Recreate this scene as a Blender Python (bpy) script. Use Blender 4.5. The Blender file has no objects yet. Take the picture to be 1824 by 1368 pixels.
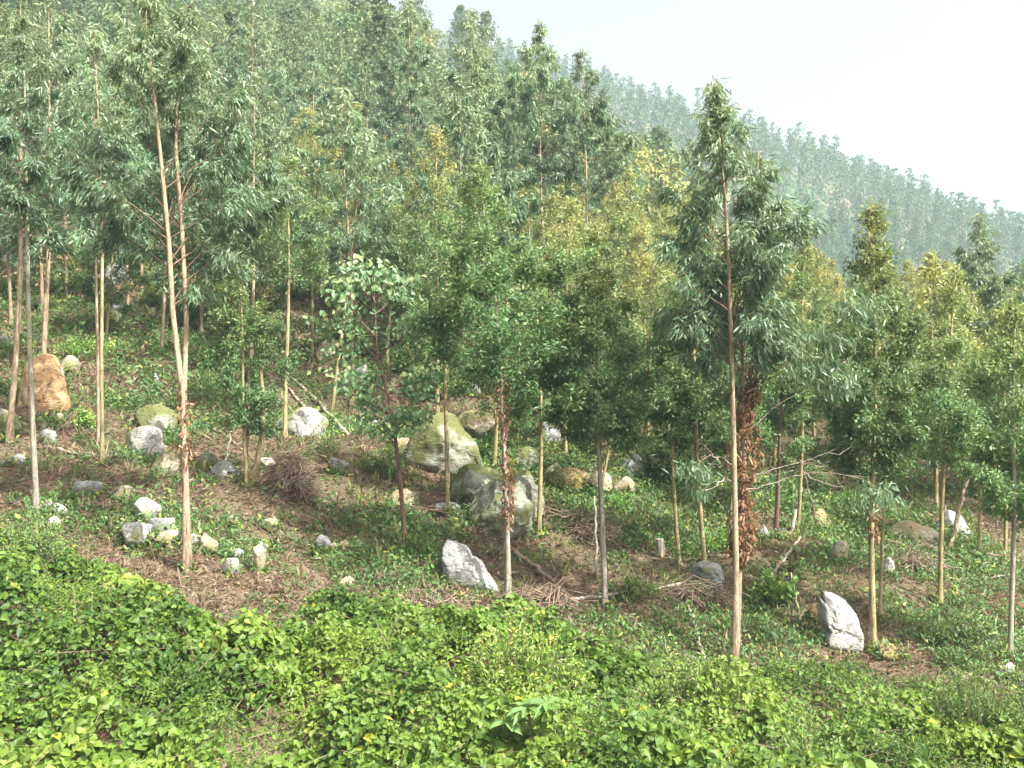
import bpy, math, random
import numpy as np

rng = np.random.default_rng(7)
random.seed(7)
scene = bpy.context.scene
COL = scene.collection

# ------------------------------------------------------------------ camera
F = 1752.0                      # focal length in pixels of the 1824 px wide photograph
CU, CV = 912.0, 684.0
cam_data = bpy.data.cameras.new('camera')
cam_data.sensor_width = 36.0
cam_data.lens = 36.0 * F / 1824.0
cam_data.clip_start = 0.1
cam_data.clip_end = 5000.0
cam = bpy.data.objects.new('camera', cam_data)
cam.location = (0, 0, 0)
cam.rotation_euler = (math.radians(90), 0, 0)
COL.objects.link(cam)
scene.camera = cam

# ------------------------------------------------------------------ sky, sun, exposure
SUN_EL, SUN_AZ = math.radians(50), math.radians(128)      # azimuth clockwise from +Y
world = bpy.data.worlds.new("World")
scene.world = world
world.use_nodes = True
nt = world.node_tree
bg = nt.nodes['Background']
sky = nt.nodes.new('ShaderNodeTexSky')
sky.sky_type = 'NISHITA'
sky.sun_disc = False
sky.sun_elevation = SUN_EL
sky.sun_rotation = SUN_AZ
sky.air_density = 1.0
sky.dust_density = 10.0
sky.ozone_density = 0.0
pale = nt.nodes.new('ShaderNodeHueSaturation'); pale.inputs['Saturation'].default_value = 0.30     # whitish haze layer over the whole sky
nt.links.new(sky.outputs[0], pale.inputs['Color']); nt.links.new(pale.outputs[0], bg.inputs[0])
bg.inputs[1].default_value = 0.135
sun_data = bpy.data.lights.new('sun', 'SUN')
sun_data.energy = 5.0
sun_data.angle = math.radians(0.8)
sun_data.color = (1.0, 0.97, 0.91)
sun = bpy.data.objects.new('sun', sun_data)
from mathutils import Vector
sd = Vector((math.cos(SUN_EL)*math.sin(SUN_AZ), math.cos(SUN_EL)*math.cos(SUN_AZ), math.sin(SUN_EL)))
sun.rotation_euler = sd.to_track_quat('Z', 'Y').to_euler()
COL.objects.link(sun)
scene.view_settings.view_transform = 'Standard'
scene.view_settings.look = 'None'
scene.view_settings.exposure = 1.33
scene.view_settings.gamma = 1.0
scene.view_settings.use_curve_mapping = False
cy = scene.cycles
cy.max_bounces = 5
cy.diffuse_bounces = 3
cy.glossy_bounces = 2
cy.transmission_bounces = 3
cy.volume_bounces = 1
cy.transparent_max_bounces = 6
cy.caustics_reflective = False
cy.caustics_refractive = False

# ------------------------------------------------------------------ numeric helpers
def _hash(ix, iy, iz, s):
    h = (ix.astype(np.int64)*374761393 + iy.astype(np.int64)*668265263 + iz.astype(np.int64)*2147483647 + s*974711) & 0xffffffff
    h = ((h ^ (h >> 13)) * 1274126177) & 0xffffffff
    h = h ^ (h >> 16)
    return (h & 0xffff) / 65535.0

def vnoise(x, y, z=None, s=0):
    x = np.asarray(x, float); y = np.asarray(y, float)
    z = np.zeros_like(x) if z is None else np.asarray(z, float)
    ix, iy, iz = np.floor(x), np.floor(y), np.floor(z)
    fx, fy, fz = x-ix, y-iy, z-iz
    fx = fx*fx*(3-2*fx); fy = fy*fy*(3-2*fy); fz = fz*fz*(3-2*fz)
    r = 0
    for a in (0, 1):
        for b in (0, 1):
            for c in (0, 1):
                w = (fx if a else 1-fx)*(fy if b else 1-fy)*(fz if c else 1-fz)
                r = r + w*_hash(ix+a, iy+b, iz+c, s)
    return r

def fbm(x, y, z=None, s=0, o=4):
    r, amp, tot, f = 0, 1.0, 0, 1.0
    for k in range(o):
        r = r + amp*vnoise(np.asarray(x)*f+17.3*k, np.asarray(y)*f-9.1*k, None if z is None else np.asarray(z)*f, s+k)
        tot += amp; amp *= 0.5; f *= 2.03
    return r/tot

def unit(a):
    return a/np.maximum(np.linalg.norm(a, axis=-1, keepdims=True), 1e-9)

# ------------------------------------------------------------------ terrain: height over (depth y, bearing t = x / y)
T_ = np.array([-0.9, -0.6, -0.3, 0.0, 0.3, 0.6, 0.9])
DD = np.array([-40, 0, 3, 6, 9, 12, 15, 18, 22, 30, 38, 60, 90, 125, 150, 185, 225, 270, 320, 400, 600, 1000.])
ZZ = np.array([
 [-1.7]*7, [-1.7]*7, [-2.6]*7,
 [-4.0, -4.1, -4.2, -4.3, -4.3, -4.3, -4.3],
 [-4.2, -4.3, -4.4, -4.6, -4.7, -4.8, -4.8],
 [-3.4, -3.5, -3.6, -4.1, -4.6, -4.7, -4.8],
 [-2.4, -2.6, -2.8, -3.6, -4.2, -4.4, -4.5],
 [-1.5, -1.7, -2.0, -2.9, -3.6, -4.0, -4.1],
 [-0.3, -0.6, -1.0, -1.9, -3.0, -3.4, -3.6],
 [2.4, 2.0, 1.2, 0.2, -1.6, -2.4, -3.0],
 [5.8, 5.2, 4.0, 2.2, 0.3, -1.0, -2.0],
 [16, 15, 13, 8.5, 2.2, -.6, -2.5],
 [34, 32, 28, 18, 5.5, 0, -3],
 [58, 54, 46, 31, 9, 2, -3],
 [76, 72, 59, 39, 12, 4, -2],
 [70, 66, 50, 30, 11, 5, -2],
 [72, 68, 58, 42, 24, 12, 2],
 [95, 90, 82, 70, 50, 27, 8],
 [115, 110, 106, 97, 67, 26, 7],
 [70, 70, 70, 66, 50, 24, 8],
 [0, 0, 0, 0, 0, 0, 0.], [0, 0, 0, 0, 0, 0, 0.]])

def _cr(p, q):                      # Catmull-Rom resample of rows p (values at integer knots) at positions q
    n = len(p)
    i = np.clip(np.floor(q).astype(int), 0, n-2); f = (q-i)[:, None]
    g = lambda k: p[np.clip(k, 0, n-1)]
    a, b, c, d = g(i-1), g(i), g(i+1), g(i+2)
    return 0.5*((2*b)+(-a+c)*f+(2*a-5*b+4*c-d)*f*f+(-a+3*b-3*c+d)*f**3)
_rq = np.linspace(0, len(DD)-1, 22*12)
_cq = np.linspace(0, len(T_)-1, 61)
_G = _cr(_cr(ZZ, _rq).T, _cq).T
_GD = np.interp(_rq, np.arange(len(DD)), DD)

def smooth_height(x, y):
    x = np.asarray(x, float); y = np.asarray(y, float)
    t = np.clip(x/np.maximum(y, 12.0), -0.899, 0.899)
    r = np.clip(np.interp(y, _GD, np.arange(len(_GD))), 0, len(_GD)-1.001)
    c = (t+0.9)/1.8*60
    i, j = np.floor(r).astype(int), np.clip(np.floor(c).astype(int), 0, 59)
    fr, fc = r-i, c-j
    return (_G[i, j]*(1-fr)*(1-fc)+_G[i+1, j]*fr*(1-fc)+_G[i, j+1]*(1-fr)*fc+_G[i+1, j+1]*fr*fc)

def height(x, y):
    x = np.asarray(x, float); y = np.asarray(y, float)
    z = smooth_height(x, y)
    z = z + 0.55*(fbm(x*0.33, y*0.33, s=3)-0.5) + 0.22*(fbm(x*1.3, y*1.3, s=9, o=3)-0.5)
    far = np.clip((y-50)/100, 0, 1)
    return z + far*7.0*(fbm(x*0.03, y*0.03, s=21, o=4)-0.5)

def px(x, y, z):
    return CU+F*x/y, CV-F*z/y

_mD = np.concatenate([np.arange(6, 45, 0.05), np.arange(45, 400, 0.5)])
def on_ground(u, v):                # where the sight line of a photograph pixel meets the hillside
    x = (u-CU)/F*_mD; z = (CV-v)/F*_mD
    hit = np.where(height(x, _mD) >= z)[0]
    k = hit[0] if len(hit) else len(_mD)-1
    d = _mD[k]
    return np.array([(u-CU)/F*d, d, float(height((u-CU)/F*d, d))])

# ------------------------------------------------------------------ mesh helpers
def make_mesh(name, V, T, mat, attrs=None, Q=None, smooth=False, mat_index=None):
    me = bpy.data.meshes.new(name)
    V = np.ascontiguousarray(V, dtype=np.float32)
    T = np.zeros((0, 3), np.int32) if T is None else np.asarray(T, np.int32)
    Q = np.zeros((0, 4), np.int32) if Q is None else np.asarray(Q, np.int32)
    nl = len(T)*3+len(Q)*4; npoly = len(T)+len(Q)
    me.vertices.add(len(V)); me.vertices.foreach_set('co', V.ravel())
    me.loops.add(nl); me.loops.foreach_set('vertex_index', np.concatenate([T.ravel(), Q.ravel()]).astype(np.int32))
    me.polygons.add(npoly)
    st = np.concatenate([np.arange(len(T))*3, len(T)*3+np.arange(len(Q))*4]).astype(np.int32)
    me.polygons.foreach_set('loop_start', st)
    for m in (mat if isinstance(mat, (list, tuple)) else [mat]):
        me.materials.append(m)
    if mat_index is not None:
        me.polygons.foreach_set('material_index', np.asarray(mat_index, np.int32))
    me.update(calc_edges=True)
    me.polygons.foreach_set('use_smooth', np.full(npoly, bool(smooth)))
    for k, a in (attrs or {}).items():
        at = me.attributes.new(k, 'FLOAT', 'POINT')
        at.data.foreach_set('value', np.ascontiguousarray(a, dtype=np.float32))
    return me

def link(name, data, parent=None, loc=None):
    o = bpy.data.objects.new(name, data)
    COL.objects.link(o)
    if parent is not None: o.parent = parent
    if loc is not None: o.location = loc
    return o

def tag(o, label=None, cat=None, group=None, kind=None):
    if label: o['label'] = label
    if cat: o['category'] = cat
    if group: o['group'] = group
    if kind: o['kind'] = kind
    return o

class Acc:                          # collects vertices, triangles, quads and point attributes
    def __init__(s): s.V = []; s.T = []; s.Q = []; s.A = {}; s.n = 0
    def add(s, V, T=None, Q=None, **A):
        V = np.asarray(V, float).reshape(-1, 3)
        if T is not None and len(T): s.T.append(np.asarray(T)+s.n)
        if Q is not None and len(Q): s.Q.append(np.asarray(Q)+s.n)
        for k, a in A.items(): s.A.setdefault(k, []).append(np.broadcast_to(np.asarray(a, float), (len(V),)))
        s.V.append(V); s.n += len(V)
    def mesh(s, name, mat, smooth=False):
        cat = lambda L, w: np.concatenate(L) if L else None
        return make_mesh(name, np.concatenate(s.V), cat(s.T, 3), mat, {k: np.concatenate(a) for k, a in s.A.items()}, cat(s.Q, 4), smooth)

# leaf outlines: (along, across, out of plane)
LANCE = (np.array([[0, 0, 0], [.3, -.5, .03], [.3, .5, .03], [.68, -.4, -.01], [.68, .4, -.01], [1, 0, -.13]]),
         np.array([[0, 1, 2], [1, 3, 2], [2, 3, 4], [3, 5, 4]]))
OVAL = (np.array([[0, 0, 0], [.42, -.5, .07], [.42, .5, .07], [1, 0, -.08]]), np.array([[0, 1, 3], [0, 3, 2]]))
HEART = (np.array([[0.04, 0, 0], [-.06, -.3, .05], [.22, -.53, .10], [.62, -.36, .05], [1, 0, -.14], [.62, .36, .05], [.22, .53, .10], [-.06, .3, .05], [.42, 0, -.02]]),
         np.array([[8, 0, 1], [8, 1, 2], [8, 2, 3], [8, 3, 4], [8, 4, 5], [8, 5, 6], [8, 6, 7], [8, 7, 0]]))
HEARTS = (np.array([[0, 0, 0], [.25, -.5, .09], [.65, -.35, .04], [1, 0, -.12], [.65, .35, .04], [.25, .5, .09]]),
          np.array([[0, 1, 2], [0, 2, 3], [0, 3, 4], [0, 4, 5]]))
BLADE = (np.array([[0, -.5, 0], [0, .5, 0], [.55, 0.35, .03], [1, 0, -.18]]), np.array([[0, 1, 2], [0, 2, 3]]))

def leaves(acc, P, A, N, L, W, tm, **attrs):
    n = len(P)
    if n == 0: return
    A = unit(A); B = unit(np.cross(N, A)); N = np.cross(A, B)
    t, f = tm; k = len(t)
    L = np.broadcast_to(L, (n,))[:, None, None]; W = np.broadcast_to(W, (n,))[:, None, None]
    V = P[:, None, :] + L*t[None, :, 0:1]*A[:, None, :] + W*t[None, :, 1:2]*B[:, None, :] + L*t[None, :, 2:3]*N[:, None, :]
    Fc = (f[None] + (np.arange(n)*k)[:, None, None]).reshape(-1, 3)
    acc.add(V.reshape(-1, 3), T=Fc, **{q: np.repeat(np.broadcast_to(a, (n,)), k) for q, a in attrs.items()})

def tube(acc, P, R, S=6, cap=False, **attrs):
    P = np.asarray(P, float); n = len(P); R = np.broadcast_to(R, (n,))
    d = unit(np.gradient(P, axis=0))
    ref = np.array([1., 0.13, 0.07]) if abs(d[0, 2]) > 0.7 else np.array([0.1, 0.07, 1.])
    a = unit(np.cross(d, ref)); b = np.cross(d, a)
    th = np.arange(S)/S*2*np.pi
    V = P[:, None]+R[:, None, None]*(np.cos(th)[None, :, None]*a[:, None]+np.sin(th)[None, :, None]*b[:, None])
    i = np.arange(n-1)[:, None]*S; j = np.arange(S)[None]; j2 = (j+1) % S
    Q = np.stack([i+j, i+j2, i+S+j2, i+S+j], -1).reshape(-1, 4)
    V = V.reshape(-1, 3); T = None
    if cap:
        V = np.vstack([V, P[:1], P[-1:]])
        T = [[n*S, (k+1) % S, k] for k in range(S)]+[[n*S+1, (n-1)*S+k, (n-1)*S+(k+1) % S] for k in range(S)]
    acc.add(V, T=T, Q=Q, **attrs)

def prisms(acc, P0, P1, r0, r1):    # many thin 3-sided twigs at once
    n = len(P0)
    if n == 0: return
    d = unit(P1-P0); a = unit(np.cross(d, rng.normal(size=(n, 3)))); b = np.cross(d, a)
    th = np.arange(3)/3*2*np.pi
    ring = np.cos(th)[None, :, None]*a[:, None]+np.sin(th)[None, :, None]*b[:, None]
    r0 = np.broadcast_to(r0, (n,))[:, None, None]; r1 = np.broadcast_to(r1, (n,))[:, None, None]
    V = np.concatenate([P0[:, None]+r0*ring, P1[:, None]+r1*ring], 1)
    f = np.array([[0, 1, 4, 3], [1, 2, 5, 4], [2, 0, 3, 5]])
    acc.add(V.reshape(-1, 3), Q=(f[None]+(np.arange(n)*6)[:, None, None]).reshape(-1, 4))

# ------------------------------------------------------------------ materials
def new_mat(name):
    m = bpy.data.materials.new(name); m.use_nodes = True
    t = m.node_tree; t.nodes.clear()
    out = t.nodes.new('ShaderNodeOutputMaterial')
    return m, t, out
def N_(t, typ, **kw):
    n = t.nodes.new(typ)
    for k, v in kw.items():
        if k in n.inputs: n.inputs[k].default_value = v
        else: setattr(n, k, v)
    return n
def mix(t, a, b, fac):
    n = t.nodes.new('ShaderNodeMix'); n.data_type = 'RGBA'
    for sock, v in ((n.inputs[6], a), (n.inputs[7], b)):
        if isinstance(v, (tuple, list)): sock.default_value = (*v, 1)
        else: t.links.new(v, sock)
    if isinstance(fac, (int, float)): n.inputs[0].default_value = fac
    else: t.links.new(fac, n.inputs[0])
    return n.outputs[2]
def ramp(t, fac, lo, hi):
    n = t.nodes.new('ShaderNodeMapRange'); n.inputs[1].default_value = lo; n.inputs[2].default_value = hi
    t.links.new(fac, n.inputs[0]); return n.outputs[0]
def attr(t, name):
    n = t.nodes.new('ShaderNodeAttribute'); n.attribute_name = name; return n.outputs['Fac']
def objnoise(t, scale, detail=4, rough=0.6, vec=None, space='Object'):
    tc = t.nodes.new('ShaderNodeTexCoord')
    n = t.nodes.new('ShaderNodeTexNoise'); n.inputs['Scale'].default_value = scale
    n.inputs['Detail'].default_value = detail; n.inputs['Roughness'].default_value = rough
    src = tc.outputs[space]
    if vec:
        mp = t.nodes.new('ShaderNodeMapping'); mp.inputs['Scale'].default_value = vec
        t.links.new(src, mp.inputs[0]); src = mp.outputs[0]
    t.links.new(src, n.inputs['Vector'])
    return n.outputs['Fac']

def leaf_mat(name, dark, light, young, rough=0.42, trans=0.3, spec=0.5, var=0.2):
    m, t, out = new_mat(name)
    c = mix(t, dark, light, attr(t, 'tone'))
    c = mix(t, c, young, attr(t, 'young'))
    oi = t.nodes.new('ShaderNodeObjectInfo')
    hs = t.nodes.new('ShaderNodeHueSaturation'); t.links.new(c, hs.inputs['Color'])
    mr = t.nodes.new('ShaderNodeMapRange'); mr.inputs[3].default_value = 1-var; mr.inputs[4].default_value = 1+var
    t.links.new(oi.outputs['Random'], mr.inputs[0]); t.links.new(mr.outputs[0], hs.inputs['Value'])
    mr2 = t.nodes.new('ShaderNodeMapRange'); mr2.inputs[3].default_value = 0.485; mr2.inputs[4].default_value = 0.515
    ml = t.nodes.new('ShaderNodeMath'); ml.operation = 'FRACT'
    mm = t.nodes.new('ShaderNodeMath'); mm.operation = 'MULTIPLY'; mm.inputs[1].default_value = 7.31
    t.links.new(oi.outputs['Random'], mm.inputs[0]); t.links.new(mm.outputs[0], ml.inputs[0]); t.links.new(ml.outputs[0], mr2.inputs[0])
    t.links.new(mr2.outputs[0], hs.inputs['Hue'])
    p = N_(t, 'ShaderNodeBsdfPrincipled'); p.inputs['Roughness'].default_value = rough
    p.inputs['Specular IOR Level'].default_value = spec
    t.links.new(hs.outputs[0], p.inputs['Base Color'])
    tr = t.nodes.new('ShaderNodeBsdfTranslucent')
    tc = mix(t, hs.outputs[0], (0.35, 0.5, 0.05), 0.25)
    t.links.new(tc, tr.inputs['Color'])
    ms = t.nodes.new('ShaderNodeMixShader'); ms.inputs[0].default_value = trans
    t.links.new(p.outputs[0], ms.inputs[1]); t.links.new(tr.outputs[0], ms.inputs[2])
    t.links.new(ms.outputs[0], out.inputs[0])
    return m

def plain_mat(name, a, b, scale=6, rough=0.85, vec=None, c=None, cs=2.0, lohi=(0.35, 0.65), bump=0.3, chl=(0.5, 0.62), bd=0.02):
    m, t, out = new_mat(name)
    n = objnoise(t, scale, 5, 0.65, vec)
    col = mix(t, a, b, ramp(t, n, *lohi))
    if c: col = mix(t, col, c, ramp(t, objnoise(t, cs, 4, 0.6), *chl))
    col = mix(t, col, tuple(x*.4 for x in b), ramp(t, objnoise(t, scale*5, 3, 0.6, (1, 1, .7)), 0.56, 0.70))
    if scale >= 5: col = mix(t, col, tuple(x*.55 for x in b), ramp(t, objnoise(t, 9, 4, 0.65, (2.2, 2.2, .16)), 0.54, 0.66))
    p = N_(t, 'ShaderNodeBsdfPrincipled'); p.inputs['Roughness'].default_value = rough
    p.inputs['Specular IOR Level'].default_value = 0.25
    t.links.new(col, p.inputs['Base Color'])
    bm = t.nodes.new('ShaderNodeBump'); bm.inputs['Strength'].default_value = bump; bm.inputs['Distance'].default_value = bd
    t.links.new(n, bm.inputs['Height']); t.links.new(bm.outputs[0], p.inputs['Normal'])
    t.links.new(p.outputs[0], out.inputs[0])
    return m

M = {}
M['long_leaf'] = leaf_mat('long_eucalyptus_leaf', (0.052, 0.112, 0.058), (0.21, 0.31, 0.175), (0.50, 0.54, 0.27), 0.42, 0.34, 0.5)
M['young_leaf'] = leaf_mat('young_eucalyptus_leaf', (0.045, 0.115, 0.046), (0.20, 0.315, 0.115), (0.39, 0.36, 0.12), 0.5, 0.36)
M['broad_leaf'] = leaf_mat('broad_tree_leaf', (0.06, 0.14, 0.055), (0.20, 0.32, 0.145), (0.36, 0.38, 0.14), 0.5, 0.3)
M['far_leaf'] = leaf_mat('distant_foliage', (0.040, 0.088, 0.044), (0.15, 0.225, 0.095), (0.36, 0.33, 0.11), 0.6, 0.25, 0.3)
M['ridge_leaf'] = leaf_mat('ridge_foliage', (0.022, 0.058, 0.034), (0.080, 0.150, 0.078), (0.28, 0.26, 0.10), 0.6, 0.2, 0.3, 0.42)
M['vine_leaf'] = leaf_mat('vine_leaf', (0.035, 0.100, 0.016), (0.20, 0.35, 0.055), (0.50, 0.50, 0.06), 0.5, 0.35, 0.3)
M['herb_leaf'] = leaf_mat('undergrowth_leaf', (0.035, 0.085, 0.024), (0.14, 0.25, 0.060), (0.38, 0.36, 0.08), 0.55, 0.3)
M['shrub_leaf'] = leaf_mat('bright_shrub_leaf', (0.07, 0.18, 0.03), (0.19, 0.36, 0.07), (0.42, 0.52, 0.08), 0.4, 0.35)
M['dry_leaf'] = leaf_mat('dry_leaf', (0.060, 0.034, 0.022), (0.27, 0.175, 0.11), (0.42, 0.35, 0.25), 0.7, 0.15, 0.2)
M['rust_leaf'] = leaf_mat('rust_dead_leaf', (0.09, 0.042, 0.024), (0.30, 0.145, 0.08), (0.42, 0.28, 0.18), 0.65, 0.2, 0.3)
M['bark_tan'] = plain_mat('tan_bark', (0.42, 0.33, 0.22), (0.20, 0.13, 0.085), 7, vec=(2.5, 2.5, 0.6), c=(0.36, 0.33, 0.20), cs=1.1)
M['bark_yellow'] = plain_mat('yellow_green_bark', (0.37, 0.32, 0.15), (0.19, 0.155, 0.085), 7, vec=(2.5, 2.5, 0.6), c=(0.48, 0.34, 0.20), cs=0.9, chl=(0.48, 0.6))
M['bark_grey'] = plain_mat('grey_bark', (0.36, 0.33, 0.27), (0.19, 0.17, 0.13), 7, vec=(2.5, 2.5, 0.6), c=(0.36, 0.34, 0.13), cs=0.7)
M['bark_red'] = plain_mat('reddish_bark', (0.20, 0.12, 0.09), (0.10, 0.06, 0.045), 6, vec=(3, 3, 0.6))
M['twig'] = plain_mat('twig_bark', (0.22, 0.15, 0.10), (0.12, 0.07, 0.05), 4)
M['dead_wood'] = plain_mat('bleached_dead_wood', (0.46, 0.40, 0.34), (0.24, 0.19, 0.15), 9, vec=(1, 1, 1), c=(0.30, 0.2, 0.13), cs=2.5)
M['dry_stick'] = plain_mat('dry_stick', (0.27, 0.20, 0.145), (0.14, 0.095, 0.065), 5)

def rock_mat(name, a, b, moss, amount, warm=None):
    m, t, out = new_mat(name)
    n1 = objnoise(t, 2.6, 7, 0.68); n2 = objnoise(t, 14, 5, 0.7); n3 = objnoise(t, 1.3, 5, 0.62)
    col = mix(t, a, b, ramp(t, n1, 0.38, 0.62))
    col = mix(t, col, tuple(x*0.35 for x in b), ramp(t, n2, 0.54, 0.72))
    col = mix(t, col, tuple(x*0.4 for x in b), ramp(t, objnoise(t, 3.2, 6, 0.7, (1.6, 1.6, .5)), 0.56, 0.70))
    if warm: col = mix(t, col, warm, ramp(t, objnoise(t, 1.9, 4, 0.6), 0.48, 0.6))
    col = mix(t, col, moss, ramp(t, n3, 0.72-amount*0.5, 0.82-amount*0.5))
    p = N_(t, 'ShaderNodeBsdfPrincipled'); p.inputs['Roughness'].default_value = 0.88
    p.inputs['Specular IOR Level'].default_value = 0.25
    t.links.new(col, p.inputs['Base Color'])
    n4 = objnoise(t, 5.5, 6, 0.7, (1, 1, 2.2))
    bm = t.nodes.new('ShaderNodeBump'); bm.inputs['Strength'].default_value = 0.9; bm.inputs['Distance'].default_value = 0.10
    t.links.new(n4, bm.inputs['Height'])
    bm2 = t.nodes.new('ShaderNodeBump'); bm2.inputs['Strength'].default_value = 0.5; bm2.inputs['Distance'].default_value = 0.02
    t.links.new(n2, bm2.inputs['Height']); t.links.new(bm.outputs[0], bm2.inputs['Normal'])
    t.links.new(bm2.outputs[0], p.inputs['Normal'])
    t.links.new(p.outputs[0], out.inputs[0])
    return m
M['rock_grey'] = rock_mat('grey_rock', (0.35, 0.35, 0.335), (0.22, 0.22, 0.205), (0.16, 0.17, 0.08), 0.34)
M['rock_moss'] = rock_mat('mossy_rock', (0.32, 0.325, 0.26), (0.19, 0.195, 0.14), (0.13, 0.14, 0.05), 0.56)
M['rock_white'] = rock_mat('pale_rock', (0.46, 0.45, 0.41), (0.31, 0.30, 0.265), (0.24, 0.25, 0.12), 0.34)
M['rock_cream'] = rock_mat('cream_rock', (0.42, 0.37, 0.27), (0.28, 0.245, 0.17), (0.23, 0.22, 0.10), 0.40, (0.36, 0.27, 0.16))
M['rock_orange'] = rock_mat('orange_rock', (0.44, 0.27, 0.13), (0.30, 0.18, 0.09), (0.19, 0.15, 0.08), 0.26, (0.47, 0.34, 0.19))
M['rock_ochre'] = rock_mat('ochre_rock', (0.37, 0.28, 0.13), (0.24, 0.18, 0.09), (0.25, 0.22, 0.07), 0.38)

# ground
def ground_mat():
    m, t, out = new_mat('hillside_soil')
    n1 = objnoise(t, 0.9, 6, 0.65); n2 = objnoise(t, 9, 6, 0.7); n3 = objnoise(t, 0.35, 4, 0.6); n4 = objnoise(t, 0.045, 5, 0.6)
    col = mix(t, (0.065, 0.042, 0.028), (0.16, 0.11, 0.075), ramp(t, n2, 0.38, 0.65))
    col = mix(t, col, (0.08, 0.10, 0.035), ramp(t, n1, 0.58, 0.68))
    col = mix(t, col, (0.14, 0.115, 0.07), ramp(t, n3, 0.5, 0.62))
    tc = t.nodes.new('ShaderNodeTexCoord'); sp = t.nodes.new('ShaderNodeSeparateXYZ'); t.links.new(tc.outputs['Object'], sp.inputs[0])
    far = ramp(t, sp.outputs[1], 45, 90)
    fc = mix(t, (0.055, 0.10, 0.035), (0.20, 0.16, 0.085), ramp(t, n4, 0.48, 0.62))
    col = mix(t, col, fc, far)
    p = N_(t, 'ShaderNodeBsdfPrincipled'); p.inputs['Roughness'].default_value = 0.95
    p.inputs['Specular IOR Level'].default_value = 0.1
    t.links.new(col, p.inputs['Base Color'])
    bm = t.nodes.new('ShaderNodeBump'); bm.inputs['Strength'].default_value = 0.9; bm.inputs['Distance'].default_value = 0.06
    t.links.new(n2, bm.inputs['Height']); t.links.new(bm.outputs[0], p.inputs['Normal'])
    t.links.new(p.outputs[0], out.inputs[0])
    return m
M['ground'] = ground_mat()

# ------------------------------------------------------------------ the hillside
ys = np.concatenate([np.linspace(-38, 4, 8), np.arange(5, 45, 0.3), 45*np.exp(np.linspace(0, math.log(990/45), 150))[0:]])
tt = np.linspace(-1, 1, 201)
xs_unit = np.sign(tt)*(0.35*np.abs(tt)+0.65*np.abs(tt)**2.2)
gw = np.maximum(ys, 14)*1.3
GX = xs_unit[None, :]*np.minimum(gw, 800)[:, None]
GX = GX + np.sign(xs_unit)[None]*np.where(np.abs(tt) > 0.93, (np.abs(tt)-0.93)/0.07, 0)[None]*(800-np.minimum(gw, 800))[:, None]
GY = np.repeat(ys[:, None], len(tt), 1)
GZ = height(GX, GY)
r_, c_ = GX.shape
ii = (np.arange(r_-1)[:, None]*c_+np.arange(c_-1)[None]).ravel()
hill = link('hillside_ground', make_mesh('hillside_ground', np.stack([GX, GY, GZ], -1).reshape(-1, 3), None, M['ground'],
            Q=np.stack([ii, ii+1, ii+1+c_, ii+c_], -1), smooth=True))
tag(hill, 'rising hillside of reddish soil and dry litter under the trees', kind='structure')

# ------------------------------------------------------------------ trees
def bent_path(p0, p1, n, wob, sag=0.0):
    p0 = np.asarray(p0, float); p1 = np.asarray(p1, float)
    s = np.linspace(0, 1, n)[:, None]
    L = np.linalg.norm(p1-p0)
    ph = rng.uniform(0, 6.28, 4)
    off = np.stack([np.sin(s[:, 0]*3.1+ph[0])*0.6+np.sin(s[:, 0]*7.3+ph[1])*0.3, np.sin(s[:, 0]*3.7+ph[2])*0.6+np.sin(s[:, 0]*8.1+ph[3])*0.3, 0*s[:, 0]], 1)
    off = off-off[0]-(off[-1]-off[0])*s
    P = p0+(p1-p0)*s+off*wob*L
    P[:, 2] -= sag*L*4*s[:, 0]*(1-s[:, 0])
    return P

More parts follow.
